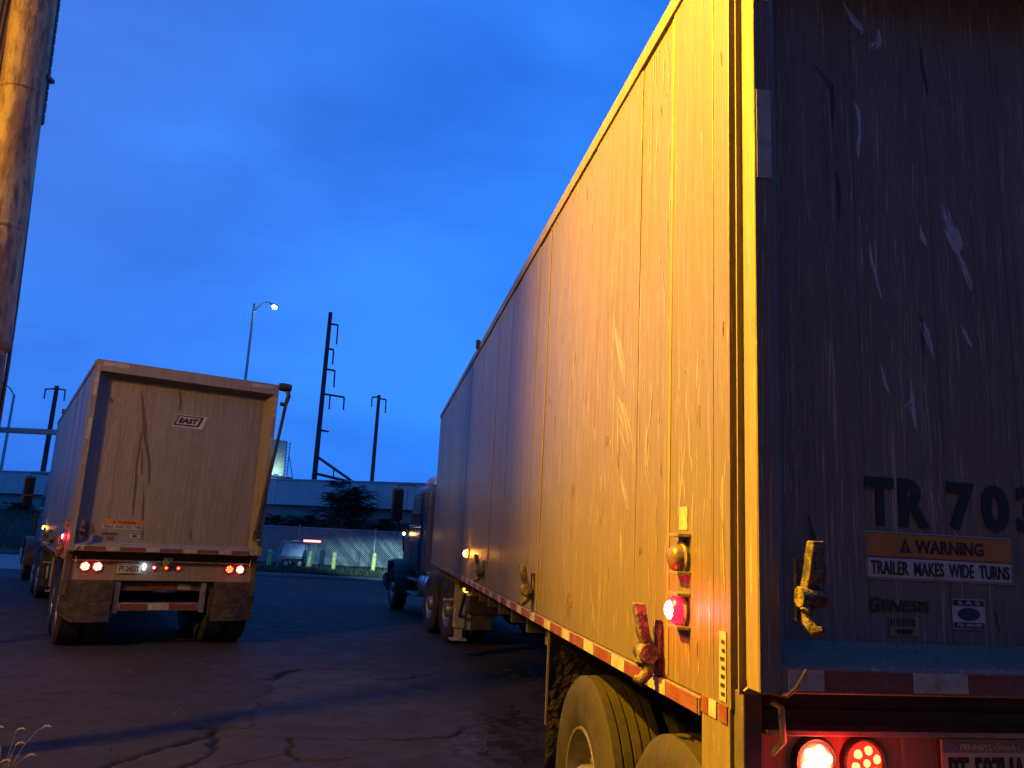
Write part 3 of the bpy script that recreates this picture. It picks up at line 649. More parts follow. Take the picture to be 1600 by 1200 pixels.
# ================================================================== TRAILERS
ROOT_R = empty('semi_trailer', (.717, 2.254, 0), .16, 'near right dirty aluminium dump trailer, dark rear lettered TR 703', 'trailer', 'aluminium dump trailers')
ROOT_L = empty('semi_trailer', (-5.874, 10.89, 0), .561, 'left aluminium dump trailer seen from behind, EAST badge on tailgate', 'trailer', 'aluminium dump trailers')
def alu(name, grime, metal, rough, stain=(.080, .059, .030), clean=(.220, .182, .088), brush=.30):
    m = NT(name); co = m.coord(ROOT_R)
    fine = m.noise(co, (150, 150, 1.3), 5, .75, .5); med = m.noise(co, (20, 20, .5), 6, .68, .25); big = m.noise(co, (2.2, 2.2, .5), 5, .6, .4); spot = m.noise(co, (30, 30, 7), 5, .65, .4)
    g = m.math('ADD', m.math('MULTIPLY', med, .62), m.math('MULTIPLY', big, .38)); gf = m.ramp(g, [(.40, 0.0), (.64, 1.0)])
    c = m.mix(m.math('MULTIPLY', gf, grime), clean, stain)
    c = m.mix(m.math('MULTIPLY', m.ramp(fine, [(.37, 1.0), (.43, 0.0)]), .5), c, (.06, .047, .030))
    c = m.mix(m.math('MULTIPLY', m.ramp(spot, [(.64, 0.0), (.68, 1.0)]), .4), c, (.05, .038, .028))
    sc = m.ramp(m.noise(co, (85, 85, 2.2), 6, .8, 1.4, (3, 1, 5)), [(.565, 0.0), (.615, 1.0)])
    c = m.mix(m.math('MULTIPLY', sc, .85), c, (.42, .355, .20))
    mm = m.n('ShaderNodeMapRange'); mm.inputs[3].default_value = metal; mm.inputs[4].default_value = metal*.3; m.l(gf, mm.inputs[0])
    rr = m.n('ShaderNodeMapRange'); rr.inputs[3].default_value = rough; rr.inputs[4].default_value = rough+.30; m.l(g, rr.inputs[0])
    m.set(base=c, metal=mm.outputs[0], rough=m.math('SUBTRACT', rr.outputs[0], m.math('MULTIPLY', sc, .12)))
    m.bump(m.math('ADD', m.math('MULTIPLY', fine, .7), m.math('MULTIPLY', big, 1.4)), brush, .004)
    return m.m
M['alu_side'] = alu('aluminium_side', .70, .52, .29)
M['alu_rail'] = alu('aluminium_rail', .7, .4, .38)
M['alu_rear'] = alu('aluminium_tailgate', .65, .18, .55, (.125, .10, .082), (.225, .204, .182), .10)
M['alu_rear_shaded'] = alu('aluminium_tailgate_shaded', .60, .12, .62, (.105, .076, .058), (.175, .136, .108), .08)  # darker copy: shade on the near tailgate, jambs and sill put into the colour
M['alu_post'] = alu('aluminium_post', .5, .28, .42)
WID, ZT = 2.59, 4.044

def tyre_meshes():
    ty = MB(); prof = [(.295, .02), (.33, .0), (.40, -.012), (.47, -.010), (.515, .004), (.538, .022)]
    x = .03
    for i in range(5):
        prof += [(.550-.002*abs(i-2), x), (.550-.002*abs(i-2), x+.038), (.532, x+.040), (.532, x+.047)]; x += .049
    prof = prof[:-2]+[(.538, .268), (.515, .282), (.47, .296), (.40, .298), (.33, .288), (.295, .266)]
    ty.lathe(prof, (0, 0, 0), 'x', 56)
    for k in range(56):      # shallow sipes: small shoulder lugs
        a = 2*PI*k/56
    tm = ty.mesh('tyre', M['rubber'], 35)
    wh = MB()
    wh.lathe([(.305, .03), (.300, .004), (.288, .006), (.280, .03), (.268, .10), (.262, .135), (.240, .145), (.205, .148), (.165, .142), (.135, .135), (.13, .10), (.125, .02), (.11, -.005), (.07, -.012), (0, -.013)], (0, 0, 0), 'x', 40, {7})
    for k in range(10):
        a = 2*PI*(k+.5)/10; wh.lathe([(.017, .13), (.017, .085), (0, .082)], (0, .152*math.cos(a), .152*math.sin(a)), 'x', 6)
    wh.lathe([(.262, .15), (.262, .27)], (0, 0, 0), 'x', 40)
    wm = wh.mesh('wheel', M['rim'], 35)
    return tm, wm
TYRE, WHEEL = tyre_meshes()
def wheel(parent, x, y, flip=False, r=.55):
    o = link('wheel', WHEEL, parent, 0, (x, y, r)); t = link('tyre', TYRE, o)
    if flip: o.rotation_euler = (0, 0, PI)
    o.scale = (1, r/.55, r/.55); return o
def poly_patch(name, pts, plane, off, mat, parent, th=.0004, dens=1.0, wmax=.0045):
    """a scrape or run: many thin overlapping slivers inside the given outline, along its long axis"""
    A = np.array(pts); c0 = A.mean(0); u, sv, vt = np.linalg.svd(A-c0); ax = vt[0]; ay = vt[1]
    if ax[1] > 0: ax = -ax
    q = np.stack([(A-c0)@ax, (A-c0)@ay], 1); t0, t1 = q[:, 0].min(), q[:, 0].max(); r = random.Random(int(abs(c0[0])*7919+abs(c0[1])*104729) % 99991)
    def span(t):                                   # across-range of the outline at station t
        xs = []
        for k in range(len(q)):
            a, b = q[k], q[(k+1) % len(q)]
            if (a[0]-t)*(b[0]-t) <= 0 and abs(a[0]-b[0]) > 1e-9: xs.append(a[1]+(b[1]-a[1])*(t-a[0])/(b[0]-a[0]))
        return (min(xs), max(xs)) if xs else (0, 0)
    m = MB(); Lg = t1-t0; wid = max(span(t0+Lg*k/8)[1]-span(t0+Lg*k/8)[0] for k in range(1, 8)); n = max(3, int(dens*(4+wid/.006)))
    for k in range(n):
        v = r.random(); ln = Lg*r.uniform(.18, .75); a = t0+r.uniform(0, Lg-ln*.8); w = r.uniform(.0012, wmax)
        ring = []; back = []; st = 6
        for i in range(st+1):
            t = min(t1-1e-4, a+ln*i/st); lo, hi = span(t); mid = lo+(hi-lo)*v+r.uniform(-.0012, .0012); ww = w*math.sin(PI*(i+.15)/(st+.3))*r.uniform(.6, 1.2)
            ring.append((t, mid+ww/2)); back.append((t, mid-ww/2))
        out = [c0+ax*t+ay*o for t, o in ring+back[::-1]]; c = len(out); o2 = off-th*r.random()*.8
        vs = [((p[0], o2, p[1]) if plane == 'xz' else (o2, p[0], p[1])) for p in out]
        m.add(vs, [(i, i+1, c-2-i, c-1-i) for i in range(st)])
    return m.build(name, mat, parent)
def round_lamp(parent, x, y, z, r, lens, hot, nd=6, name='tail_light', hotr=.2):
    h = MB().lathe([(r*1.22, .03), (r*1.22, -.004), (r*1.10, -.014), (r*1.0, -.010), (r*1.0, .02)], (0, 0, 0), 'y', 28).build(name, M['black_metal'], parent, 35, 0, (x, y, z))
    MB().lathe([(0, -.018), (r*.6, -.016), (r*.97, -.006), (r*.97, .015)], (0, 0, 0), 'y', 28).build('lens', lens, h, 50)
    d = MB(); rr = r*hotr
    pts = [(0, 0)]+[(r*.60*math.cos(2*PI*k/nd+.3), r*.60*math.sin(2*PI*k/nd+.3)) for k in range(nd)]
    if nd == 0: pts = [(0, 0)]
    for (a, b) in pts: d.lathe([(0, -.023), (rr*.7, -.021), (rr, -.014)], (a, 0, b), 'y', 10)
    d.build('diode', hot, h, 60)
    return h
def glow(parent, loc, col, e, r=.03):
    ld = bpy.data.lights.new('lamp_light', 'POINT'); ld.energy = e; ld.color = col; ld.shadow_soft_size = r
    lo = bpy.data.objects.new('lamp_light', ld); COL.objects.link(lo); lo.parent = parent; lo.location = loc
def side_lamp(parent, y, z, lens, hot, w=.05, hh=.085, name='marker_lamp', lit=True):
    """lamp on the left side, facing -x, in a shallow rounded pod"""
    h = MB().lathe([(.062, .0), (.062, -.012), (.052, -.018)], (0, 0, 0), 'x', 18).build(name, M['alu_rail'], parent, 40, 0, (-.001, y, z))
    MB().lathe([(.05, -.012), (.046, -.035), (.030, -.050), (0, -.055)], (0, 0, 0), 'x', 18).build('lens', lens, h, 60)
    if lit: MB().lathe([(.034, -.044), (.030, -.053), (.020, -.061), (.009, -.064), (0, -.0645)], (0, 0, 0), 'x', 12).build('bulb', hot, h, 60)
    return h
def lever_latch(parent, plane, p, z0, z1, sgn=1, s=1.0, name='latch'):
    """cast over-centre latch: back plate, slanted lever, knuckle, hooked foot"""
    def V(u, o, z): return (u, o, z) if plane == 'xz' else (o, u, z)
    hgt = z1-z0
    bp = MB(); a = [V(p-.022*s, -.002, z0+.1*hgt), V(p+.030*s, -.002, z0+.1*hgt), V(p+.030*s, -.002, z1-.2*hgt), V(p-.022*s, -.002, z1-.2*hgt)]; b = [V(*[(q[0] if plane == 'xz' else q[1]), -.016, q[2]]) for q in a]
    bp.add(a+b, [(0, 1, 2, 3), (7, 6, 5, 4), (0, 4, 5, 1), (1, 5, 6, 2), (2, 6, 7, 3), (3, 7, 4, 0)])
    root = bp.build(name, M['latch'], parent, bevel=.003)
    lv = MB()
    sec = [(z1, -.105, .017), (z1-.12*hgt, -.10, .019), (z1-.40*hgt, -.085, .021), (z1-.58*hgt, -.060, .019)]
    vs = []
    for (z, o, w) in sec:
        vs += [V(p-w*s, o, z), V(p+w*s, o, z), V(p+w*s, o+.040, z), V(p-w*s, o+.040, z)]
    fs = [(0, 1, 2, 3), (12, 15, 14, 13)]+[(i*4+k, i*4+(k+1) % 4, i*4+4+(k+1) % 4, i*4+4+k) for i in range(3) for k in range(4)]
    lv.add(vs, fs).build('lever', M['latch'], root, bevel=.004)
    kn = MB(); zc = z1-.62*hgt; r_ = random.Random(int(z1*1000+p*97))
    kn.tube([V(p-.036*s, -.055, zc), V(p+.036*s, -.055, zc)], .028*s, 10)
    for i in range(5): kn.tube([V(p+r_.uniform(-.02, .02)*s, -.05+r_.uniform(-.03, .01), zc+r_.uniform(-.03, .03)), V(p+r_.uniform(-.03, .03)*s, -.06+r_.uniform(-.03, .03), zc+r_.uniform(-.05, .02))], .013*s, 6)
    kn.build('knuckle', M['latch'], root, 50)
    MB().tube([V(p, -.05, zc-.01), V(p-.004, -.045, zc-.12*hgt/.4*.4), V(p-.006, -.05, z0+.12*hgt), V(p, -.075, z0+.02*hgt), V(p+.012, -.095, z0+.05*hgt)], [.022*s, .020*s, .019*s, .017*s, .010*s], 8).build('hook', M['latch'], root, 50)
    return root

def trailer(root, dz, near, NP):
    LEN = .304+NP*.3925
    P = lambda mb, name, mat, **k: mb.build(name, mat, root, **k)
    zb, zt = 1.245+dz, ZT+dz
    REAR = M['alu_rear_shaded'] if near else M['alu_rear']
    # inner body shell
    P(MB().box(.032, .07, .19, LEN-.05, zb+.03, zt-.04), 'inner_wall', M['alu_rail']); P(MB().box(WID-.07, WID-.032, .19, LEN-.05, zb+.03, zt-.04), 'inner_wall', M['alu_rail'])
    P(MB().box(0, WID, LEN-.05, LEN, zb, zt-.1), 'front_wall', M['alu_side'], bevel=.01)
    P(MB().box(.07, WID-.07, .20, LEN-.05, zb-.03, zb+.06), 'floor', M['under'])
    # tarp over the open top
    t = MB(); ny = 18; nx = 7; vs = []; fs = []
    for i in range(ny):
        y = .10+(LEN-.2)*i/(ny-1)
        for k in range(nx):
            u = k/(nx-1); vs.append((.07+u*(WID-.14), y, zt-.06+.10*math.sin(PI*u)*(.55+.25*math.sin(i*1.9))))
    fs = [(i*nx+k, i*nx+k+1, (i+1)*nx+k+1, (i+1)*nx+k) for i in range(ny-1) for k in range(nx-1)]
    P(t.add(vs, fs), 'tarp_cover', M['black_metal'], smooth=60)
    # side panels, one extrusion each
    pw = .3925; r = random.Random(5 if near else 9)
    pm = MB().box(0, .030, .0004, pw-.0004, 0, zt-.085-(zb+.06)).mesh('side_panel', M['alu_side'])
    fm = MB().box(0, .030, .0016, .124-.0016, 0, zt-.085-(zb+.06)).mesh('side_panel', M['alu_side'])
    for s in (0, 1):
        for i in range(-1, NP):
            y = .304+i*pw if i >= 0 else .180
            x = (r.uniform(-.0004, .0004) if i >= 0 else 0)
            o = link('side_panel', pm if i >= 0 else fm, root, .0012, (x if s == 0 else WID-.030+x, y, zb+.061))
            if i >= 0: o.rotation_euler = (r.gauss(0, .0006), r.gauss(0, .0006), r.gauss(0, .0008))
        for yy in [.696+2.355*k for k in range(6) if .696+2.355*k < LEN-.1]:      # weld ribs at the section joints
            P(MB().box(-.004 if s == 0 else WID+.001, -.001 if s == 0 else WID+.004, yy-.012, yy+.012, zb+.07, zt-.10), 'joint_strip', M['alu_post'], bevel=.001)
    for s in (0, 1):
        x0, x1 = (-.014, .05) if s == 0 else (WID-.05, WID+.014)
        P(MB().prism([(x0, zt-.085), (x1, zt-.085), (x1, zt), (x0+.006, zt), (x0, zt-.008)] if s == 0 else [(x0, zt-.085), (x1, zt-.085), (x1, zt-.008), (x1-.006, zt), (x0, zt)], .185, LEN, 'y'), 'top_rail', M['alu_rail'], bevel=.004)
        P(MB().prism([(x0+.004, zb), (x1, zb), (x1, zb+.06), (x0+.004, zb+.055)] if s == 0 else [(x0, zb), (x1-.004, zb), (x1-.004, zb+.055), (x0, zb+.06)], .39, LEN, 'y'), 'bottom_rail', M['alu_rail'], bevel=.004)
    # reflective tape on the left bottom rail
    y = .40; i = 0
    while y < 7.62:
        w = (.285 if i % 2 == 0 else .185)
        P(MB().box(-.0135, -.0105, y, y+w-.004, zb+.004, zb+.052), 'reflective_tape', M['red_tape'] if i % 2 == 0 else M['white_tape']); y += w; i += 1
    for i, y in enumerate((.20, .275, .335)): P(MB().box(-.0045, -.0015, y, y+.055, zb+.015, zb+.065), 'reflective_tape', M['red_tape'] if i != 1 else M['white_tape'])
    # rear posts, profile of four steps
    for s in (0, 1):
        def sx(v): return v if s == 0 else WID-v
        def bx2(x0, x1, y0, y1, z0, z1): a, b = sorted((sx(x0), sx(x1))); return MB().box(a, b, y0, y1, z0, z1)
        P(bx2(.028, .10, .12, .181, 1.39+dz, zt-.09), 'post_groove', M['under'])
        P(bx2(-.004, .09, .119, .126, 1.36+dz, zt-.005), 'post_fin', M['alu_post'], bevel=.002)
        P(bx2(.016, .085, .080, .1185, 1.40+dz, zt-.01), 'post_channel', M['alu_rail'], bevel=.002)
        # slanted jamb
        P(bx2(0, .058, .006, .0795, 1.385+dz, zt), 'rear_post', M['alu_post'], bevel=.004)
        pl = [(sx(.001), 0.0), (sx(.062), 0.0), (sx(.165), .168), (sx(.165), .20), (sx(.10), .20), (sx(.059), .08), (sx(.0585), .0055), (sx(.001), .0055)]
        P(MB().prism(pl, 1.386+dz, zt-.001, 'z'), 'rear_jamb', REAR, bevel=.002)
        # skirt below, beside the light panel
        P(bx2(.0, .05, .19, .394, .80+dz, zb+.0605), 'rear_skirt', M['alu_rail'], bevel=.004)
        P(bx2(.012, .07, .125, .1885, .78+dz, 1.365+dz), 'skirt_post', M['under'], bevel=.004)
        P(MB().tube([(sx(.004), .10, 1.372+dz), (sx(.02), .085, 1.392+dz), (sx(.045), .03, 1.383+dz), (sx(.075), -.006, 1.381+dz), (sx(.10), -.012, 1.402+dz), (sx(.135), -.008, 1.452+dz)], .006, 6), 'bent_lip', M['alu_post'], smooth=60)
        P(MB().tube([(sx(.10), .13, 1.34+dz), (sx(.115), .10, 1.33+dz), (sx(.12), .10, 1.24+dz), (sx(.10), .13, 1.2+dz)], .010, 6), 'hose_clip', M['steel'], smooth=60)
    # tailgate
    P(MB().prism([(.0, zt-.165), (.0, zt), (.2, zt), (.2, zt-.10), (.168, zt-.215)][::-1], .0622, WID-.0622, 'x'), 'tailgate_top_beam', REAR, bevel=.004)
    tw = (WID-.33)/8
    for i in range(8):
        x0 = .165+i*tw; P(MB().box(x0+.0005, x0+tw-.0005, .168, .20, 1.44+dz, zt-.12), 'tailgate_panel', M['alu_rear_shaded'] if near else M['alu_rear'], bevel=.0012)
    P(MB().box(.17, WID-.17, .201, .23, 1.40+dz, zt-.12), 'tailgate_backing', M['under'])
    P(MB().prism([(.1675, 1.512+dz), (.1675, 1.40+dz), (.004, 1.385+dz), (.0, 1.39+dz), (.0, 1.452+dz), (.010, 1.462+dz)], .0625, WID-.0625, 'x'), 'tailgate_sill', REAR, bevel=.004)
    ws = [(.083, .19), (.462, .635), (.97, 1.15), (1.47, 1.66), (1.97, 2.15), (2.42, 2.52)]
    for i, (a, b) in enumerate(ws):
        P(MB().box(a, b, -.003, .001, 1.395+dz, 1.449+dz), 'reflective_tape', M['white_tape'])
        if i < 5:
            g0, g1 = b+.002, ws[i+1][0]-.002; P(MB().box(g0, g1, -.0028, .001, 1.396+dz, 1.448+dz), 'reflective_tape', M['red_tape'])
    for (a, b) in ((.09, .42), (2.16, 2.49)): P(MB().box(a, b, -.003, .001, zt-.085, zt-.030), 'reflective_tape', M['white_tape'])
    for (a, b) in ((2.90, 3.20), (3.52, 3.84)):
        for x in (.008, WID-.056): P(MB().box(x, x+.048, -.003, .001, a+dz, b+dz), 'reflective_tape', M['white_tape'])
    # latches
    lever_latch(root, 'xz', .125, 1.555+dz, 1.80+dz, name='tailgate_latch')
    if near:
        lever_latch(root, 'xz', WID-.125, 1.555+dz, 1.80+dz, name='tailgate_latch')
    for (y, z0, z1) in ((.775, 1.275, 1.555), (3.16, 1.345, 1.60), (5.62, 1.345, 1.60)):
        lever_latch(root, 'yz', y, z0+dz, z1+dz, s=1.25, name='side_latch')
    # side pods and hoods near the rear
    for z in (1.800, 1.672, 1.600, 1.492):
        P(MB().prism([(.490, -.001), (.600, -.001), (.590, -.050), (.500, -.050)] if False else [(-.001, .485), (-.001, .605), (-.042, .585), (-.042, .505)], z+dz, z+.012+dz, 'z'), 'lamp_hood', M['alu_rail'], bevel=.002)
    side_lamp(root, .552, 1.728+dz, M['dull_amber'], None, lit=False)
    side_lamp(root, .552, 1.553+dz, M['mark_lens'], M['mark_hot'])
    side_lamp(root, 6.93, 1.577+dz, M['amber_lens'], M['amber_hot'])
    glow(root, (-.11, .552, 1.553+dz), (1, .02, .05), 4.5); glow(root, (-.10, 6.93, 1.577+dz), (1, .33, .02), 2.5)
    for x in (.32, WID-.32): glow(root, (x, .06, 1.172+dz), (1, .02, .015), 2.4 if near else .5, .06)
    P(MB().box(-.003, -.0005, .515, .590, 1.825+dz, 1.905+dz), 'side_label', M['old_label']); P(MB().box(-.003, -.0005, .208, .255, 1.32+dz, 1.52+dz), 'side_label', M['old_label'])
    for k in range(7): P(MB().box(-.0045, -.0028, .215, .215+.03*random.uniform(.6, 1), 1.335+k*.025+dz, 1.346+k*.025+dz), 'label_print', M['black_print'])
    P(MB().box(.17, .23, LEN-4.15, LEN-4.07, 1.03+dz, 1.11+dz), 'lamp_bracket', M['under'], bevel=.01)
    h = MB().lathe([(.045, .0), (.042, -.02), (0, -.035)], (0, 0, 0), 'y', 14).build('under_lamp', M['amber_lens'], root, 60, 0, (.20, LEN-4.152, 1.07+dz)); MB().lathe([(.02, -.028), (0, -.045)], (0, 0, 0), 'y', 10).build('bulb', M['amber_hot'], h, 60)
    # light panel, lamps, plate
    P(MB().box(.072, WID-.072, .172, .235, .985+dz, 1.262+dz), 'light_panel', M['alu_rear'], bevel=.006)
    P(MB().box(.08, WID-.08, .118, .1715, 1.250+dz, 1.266+dz), 'panel_lip', M['steel'], bevel=.003)
    P(MB().box(.075, WID-.075, .24, .30, 1.00+dz, 1.40+dz), 'rear_bolster', M['under'], bevel=.004)
    yl = .160; zl = 1.172+dz
    for k, x in enumerate((.250, .405, WID-.405, WID-.250)):
        soft = near and k == 1 or (not near and k == 2)
        round_lamp(root, x, yl, zl, .058, M['red_lens'] if soft else M['red_blaze'], M['red_soft'] if soft else M['red_hot'], 6, hotr=.24 if soft else .26)
    for k, x in enumerate((1.13, 1.295, 1.46)):
        round_lamp(root, x, yl, zl, .030, M['mark_lens'] if k == 0 else M['red_lens'], M['mark_hot'] if k == 0 else M['red_soft'], 0, 'identification_lamp', .5)
    px0 = .655
    pl = P(MB().box(px0, px0+.305, .150, .156, zl-.085, zl+.068), 'licence_plate', M['white_sign'], bevel=.004)
    MB().box(px0+.004, px0+.301, .148, .1495, zl+.030, zl+.064).build('plate_band', M['plate_blue'], pl)
    text_fit('PENNSYLVANIA', px0+.06, px0+.25, zl+.038, zl+.056, .1465, M['white_sign'], pl, .002)
    text_fit('PT-597UA' if near else 'PT-2455T', px0+.022, px0+.283, zl-.065, zl+.018, .1475, M['black_print'], pl, .003)
    for x in (px0+.05, px0+.255): MB().lathe([(0, -.004), (.007, -.003), (.008, .001)], (x, .147, zl+.048), 'y', 8).build('bolt', M['steel'], pl, 40)
    if not near:
        lp = P(MB().box(px0+.325, px0+.36, .10, .15, zl-.03, zl+.05), 'plate_lamp', M['plate_lamp'], bevel=.008)
    P(MB().box(1.24, 1.36, .10, .14, 1.20+dz, 1.32+dz), 'hook_plate', M['steel'], bevel=.006); P(MB().tube([(1.30, .095, 1.29+dz), (1.33, .07, 1.27+dz), (1.33, .07, 1.23+dz), (1.29, .085, 1.215+dz)], .012, 6), 'pintle_hook', M['black_metal'], smooth=60)
    # underride guard
    P(MB().box(.57, 2.00, .26, .36, .84+dz, .975+dz), 'crossmember', M['under'], bevel=.008)
    for i, (a, b) in enumerate(((1.10, 1.27), (1.275, 1.50), (1.505, 1.68))): P(MB().box(a, b, .256, .261, .865+dz, .945+dz), 'reflective_tape', M['white_tape'] if i == 2 else M['red_tape'])
    for x in (.66, 1.82): P(MB().box(x, x+.075, .20, .28, .47, .90), 'guard_upright', M['steel'], bevel=.008)
    P(MB().box(.737, 1.818, .19, .27, .50, .612), 'underride_bar', M['steel'], bevel=.008)
    for i, (a, b) in enumerate(((.76, 1.12), (1.125, 1.40), (1.405, 1.79))): P(MB().box(a, b, .186, .191, .515, .597), 'reflective_tape', M['white_tape'] if i == 1 else M['red_tape'])
    # mud flaps
    def flap(x0, x1, y, z0, z1, sd):
        rr = np.random.RandomState(sd); nx, nz = 22, 26; vs = []; fs = []
        for j in range(nz):
            for i in range(nx):
                u, v = i/(nx-1), j/(nz-1); z = z0+(z1-z0)*v; cut = .07*max(0, u-.0)*0
                zz = z+(.10*max(0, .25-u)/.25*(1-v) if sd % 2 == 0 else .03*max(0, u-.8)*(1-v))
                vs.append((x0+(x1-x0)*u, y+.035*math.sin(u*5+sd)*(1-v)+rr.uniform(-.008, .008), zz))
        n0 = len(vs); vs += [(a, b+.012, c) for a, b, c in vs]
        for j in range(nz-1):
            for i in range(nx-1):
                q = (j*nx+i, j*nx+i+1, (j+1)*nx+i+1, (j+1)*nx+i); fs += [q, tuple(n0+k for k in q[::-1])]
        return P(MB().add(vs, fs), 'mud_flap', M['flap'], smooth=60)
    flap(-.005, .64, .13, .36, .97+dz, 2); flap(1.98, 2.59, .13, .36, .97+dz, 3)
    flap(.015, .62, 2.72, .42, zb-.004, 5); flap(1.97, 2.57, 2.72, .42, zb-.004, 7)
    for (x0, x1) in ((-.005, .64), (1.98, 2.59)): P(MB().box(x0, x1, .135, .165, .965+dz, .983+dz), 'flap_hanger', M['under'])
    P(MB().box(.008, .02, 2.70, 2.712, .70, zb), 'flap_edge', M['alu_post'])
    # running gear
    for y in (.74, 1.97):
        wheel(root, .03, y); wheel(root, .365, y); wheel(root, WID-.03, y, True); wheel(root, WID-.365, y, True)
        P(MB().tube([(.25, y, .55), (WID-.25, y, .55)], .065, 12), 'axle', M['under'], smooth=40)
        for x in (.80, 1.72): P(MB().lathe([(.10, 0), (.13, .06), (.13, .26), (.10, .32)], (x, y+.25, .62), 'z', 14), 'air_spring', M['rubber'], smooth=40)
    for x in (.80, 1.65): P(MB().box(x, x+.12, .30, LEN-.5, .92+dz, zb-.031), 'frame_rail', M['under'], bevel=.006)
    for k in range(int((LEN-3.2)/.66)): P(MB().box(.06, WID-.06, 2.95+k*.66, 3.02+k*.66, zb-.13, zb-.032), 'cross_beam', M['under'])
    # landing gear
    lgy = LEN-2.86
    for s in (.19, WID-.36):
        lg = P(MB().box(s, s+.17, lgy, lgy+.16, .42+dz, zb-.004), 'landing_leg', M['galv'], bevel=.01)
        MB().box(s+.025, s+.145, lgy+.02, lgy+.14, .26, .60).build('inner_leg', M['galv'], lg, bevel=.006)
        MB().box(s-.04, s+.21, lgy-.05, lgy+.21, .245, .27).build('foot', M['galv'], lg, bevel=.006)
        MB().box(s+.20, s+.26, lgy+.04, lgy+.10, .4, zb-.01).build('side_brace', M['galv'], lg)
    P(MB().tube([(.02, lgy+.08, .82), (WID-.02, lgy+.08, .82)], .022, 8), 'cross_shaft', M['galv'], smooth=40)
    P(MB().tube([(.06, lgy-1.0, .72), (.06, lgy-1.05, .80), (.06, lgy-1.4, .84), (.06, lgy-1.45, .60)], .014, 6), 'crank_handle', M['galv'], smooth=40)
    P(MB().tube([(.27, lgy, .6), (.27, lgy-1.0, zb-.05)], .025, 6), 'leg_brace', M['under'], smooth=40)
    P(MB().box(.20, .75, lgy-1.7, lgy-1.35, .78+dz, 1.02+dz), 'tool_box', M['under'], bevel=.02)
    # small roof clip
    P(MB().prism([(7.02, zt-.05), (7.08, zt-.05), (7.10, zt+.03), (7.06, zt+.06), (7.02, zt+.02)], -.05, .0, 'x') if True else None, 'tarp_hook', M['black_metal'])
    # lettering on the tailgate
    yp = .166
    sx0, sx1 = (.44, .955) if near else (.395, .915)
    z1, z0 = (1.845+dz, 1.700+dz) if near else (1.825+dz, 1.690+dz)
    sg = P(MB().box(sx0, sx1, yp-.001, yp+.001, z0, z1), 'warning_sign', M['white_sign'])
    MB().box(sx0+.005, sx1-.005, yp-.0022, yp-.0012, z0+.069, z1-.005).build('sign_band', M['orange_sign'], sg)
    MB().box(sx0+.006, sx1-.006, yp-.0022, yp-.0012, z0+.0655, z0+.0685).build('sign_rule', M['black_print'], sg)
    fr = MB()
    for q in ((sx0+.003, sx1-.003, z0+.003, z0+.0048), (sx0+.003, sx1-.003, z1-.0048, z1-.003), (sx0+.003, sx0+.0048, z0+.003, z1-.003), (sx1-.0048, sx1-.003, z0+.003, z1-.003)): fr.box(q[0], q[1], yp-.0024, yp-.0012, q[2], q[3])
    fr.build('sign_border', M['black_print'], sg)
    w = sx1-sx0
    text_fit('WARNING', sx0+w*.33, sx0+w*.80, z0+.083, z1-.020, yp-.0024, M['black_print'], sg, .0035)
    tr = MB().prism([(sx0+w*.225, z0+.083), (sx0+w*.305, z0+.083), (sx0+w*.265, z1-.016)], yp-.0028, yp-.0022, 'y').build('alert_triangle', M['black_print'], sg)
    MB().box(sx0+w*.2605, sx0+w*.2695, yp-.0036, yp-.0030, z0+.094, z0+.108).box(sx0+w*.2605, sx0+w*.2695, yp-.0036, yp-.0030, z0+.087, z0+.0915).build('alert_mark', M['orange_sign'], sg)
    text_fit('TRAILER  MAKES  WIDE  TURNS', sx0+.016, sx1-.014, z0+.014, z0+.056, yp-.0024, M['black_print'], sg, .0012)
    gx = sx0+.008
    dz += .018
    ge = text_fit('G', gx, gx+.037, 1.582+dz, 1.628+dz, yp-.001, M['red_print'], root, .003, .15, 'maker_lettering'); text_fit('ENESIS', gx+.040, gx+.205, 1.586+dz, 1.620+dz, yp-.001, M['red_print'], ge, .002, .15)
    bl = P(MB().box(gx+.062, gx+.165, yp-.001, yp+.001, 1.513+dz, 1.570+dz), 'inspection_label', M['alu_post'])
    for k in range(9): MB().box(gx+.068+k*.010, gx+.068+k*.010+random.uniform(.003, .007), yp-.002, yp-.0012, 1.543+dz, 1.566+dz).build('label_print', M['black_print'], bl)
    text_fit('42863', gx+.085, gx+.14, 1.520+dz, 1.535+dz, yp-.002, M['black_print'], bl, .003)
    bx0 = gx+.282 if near else gx+.36
    st = P(MB().box(bx0, bx0+.115, yp-.001, yp+.001, 1.540+dz, 1.632+dz), 'inspection_sticker', M['white_sign'])
    MB().box(bx0+.003, bx0+.112, yp-.002, yp-.0012, 1.611+dz, 1.629+dz).box(bx0+.003, bx0+.112, yp-.002, yp-.0012, 1.543+dz, 1.561+dz).build('sticker_band', M['purple_print'], st)
    text_fit('S A S', bx0+.02, bx0+.095, 1.614+dz, 1.626+dz, yp-.0028, M['white_sign'], st, .002); text_fit('PA WASP', bx0+.014, bx0+.10, 1.546+dz, 1.558+dz, yp-.0028, M['white_sign'], st, .002)
    MB().lathe([(.0, 0), (.040, 0)], (0, 0, 0), 'y', 20).build('sticker_emblem', M['purple_print'], st, loc=(bx0+.0575, yp-.0018, 1.586+dz)).scale = (1, 1, .5)
    dz -= .018
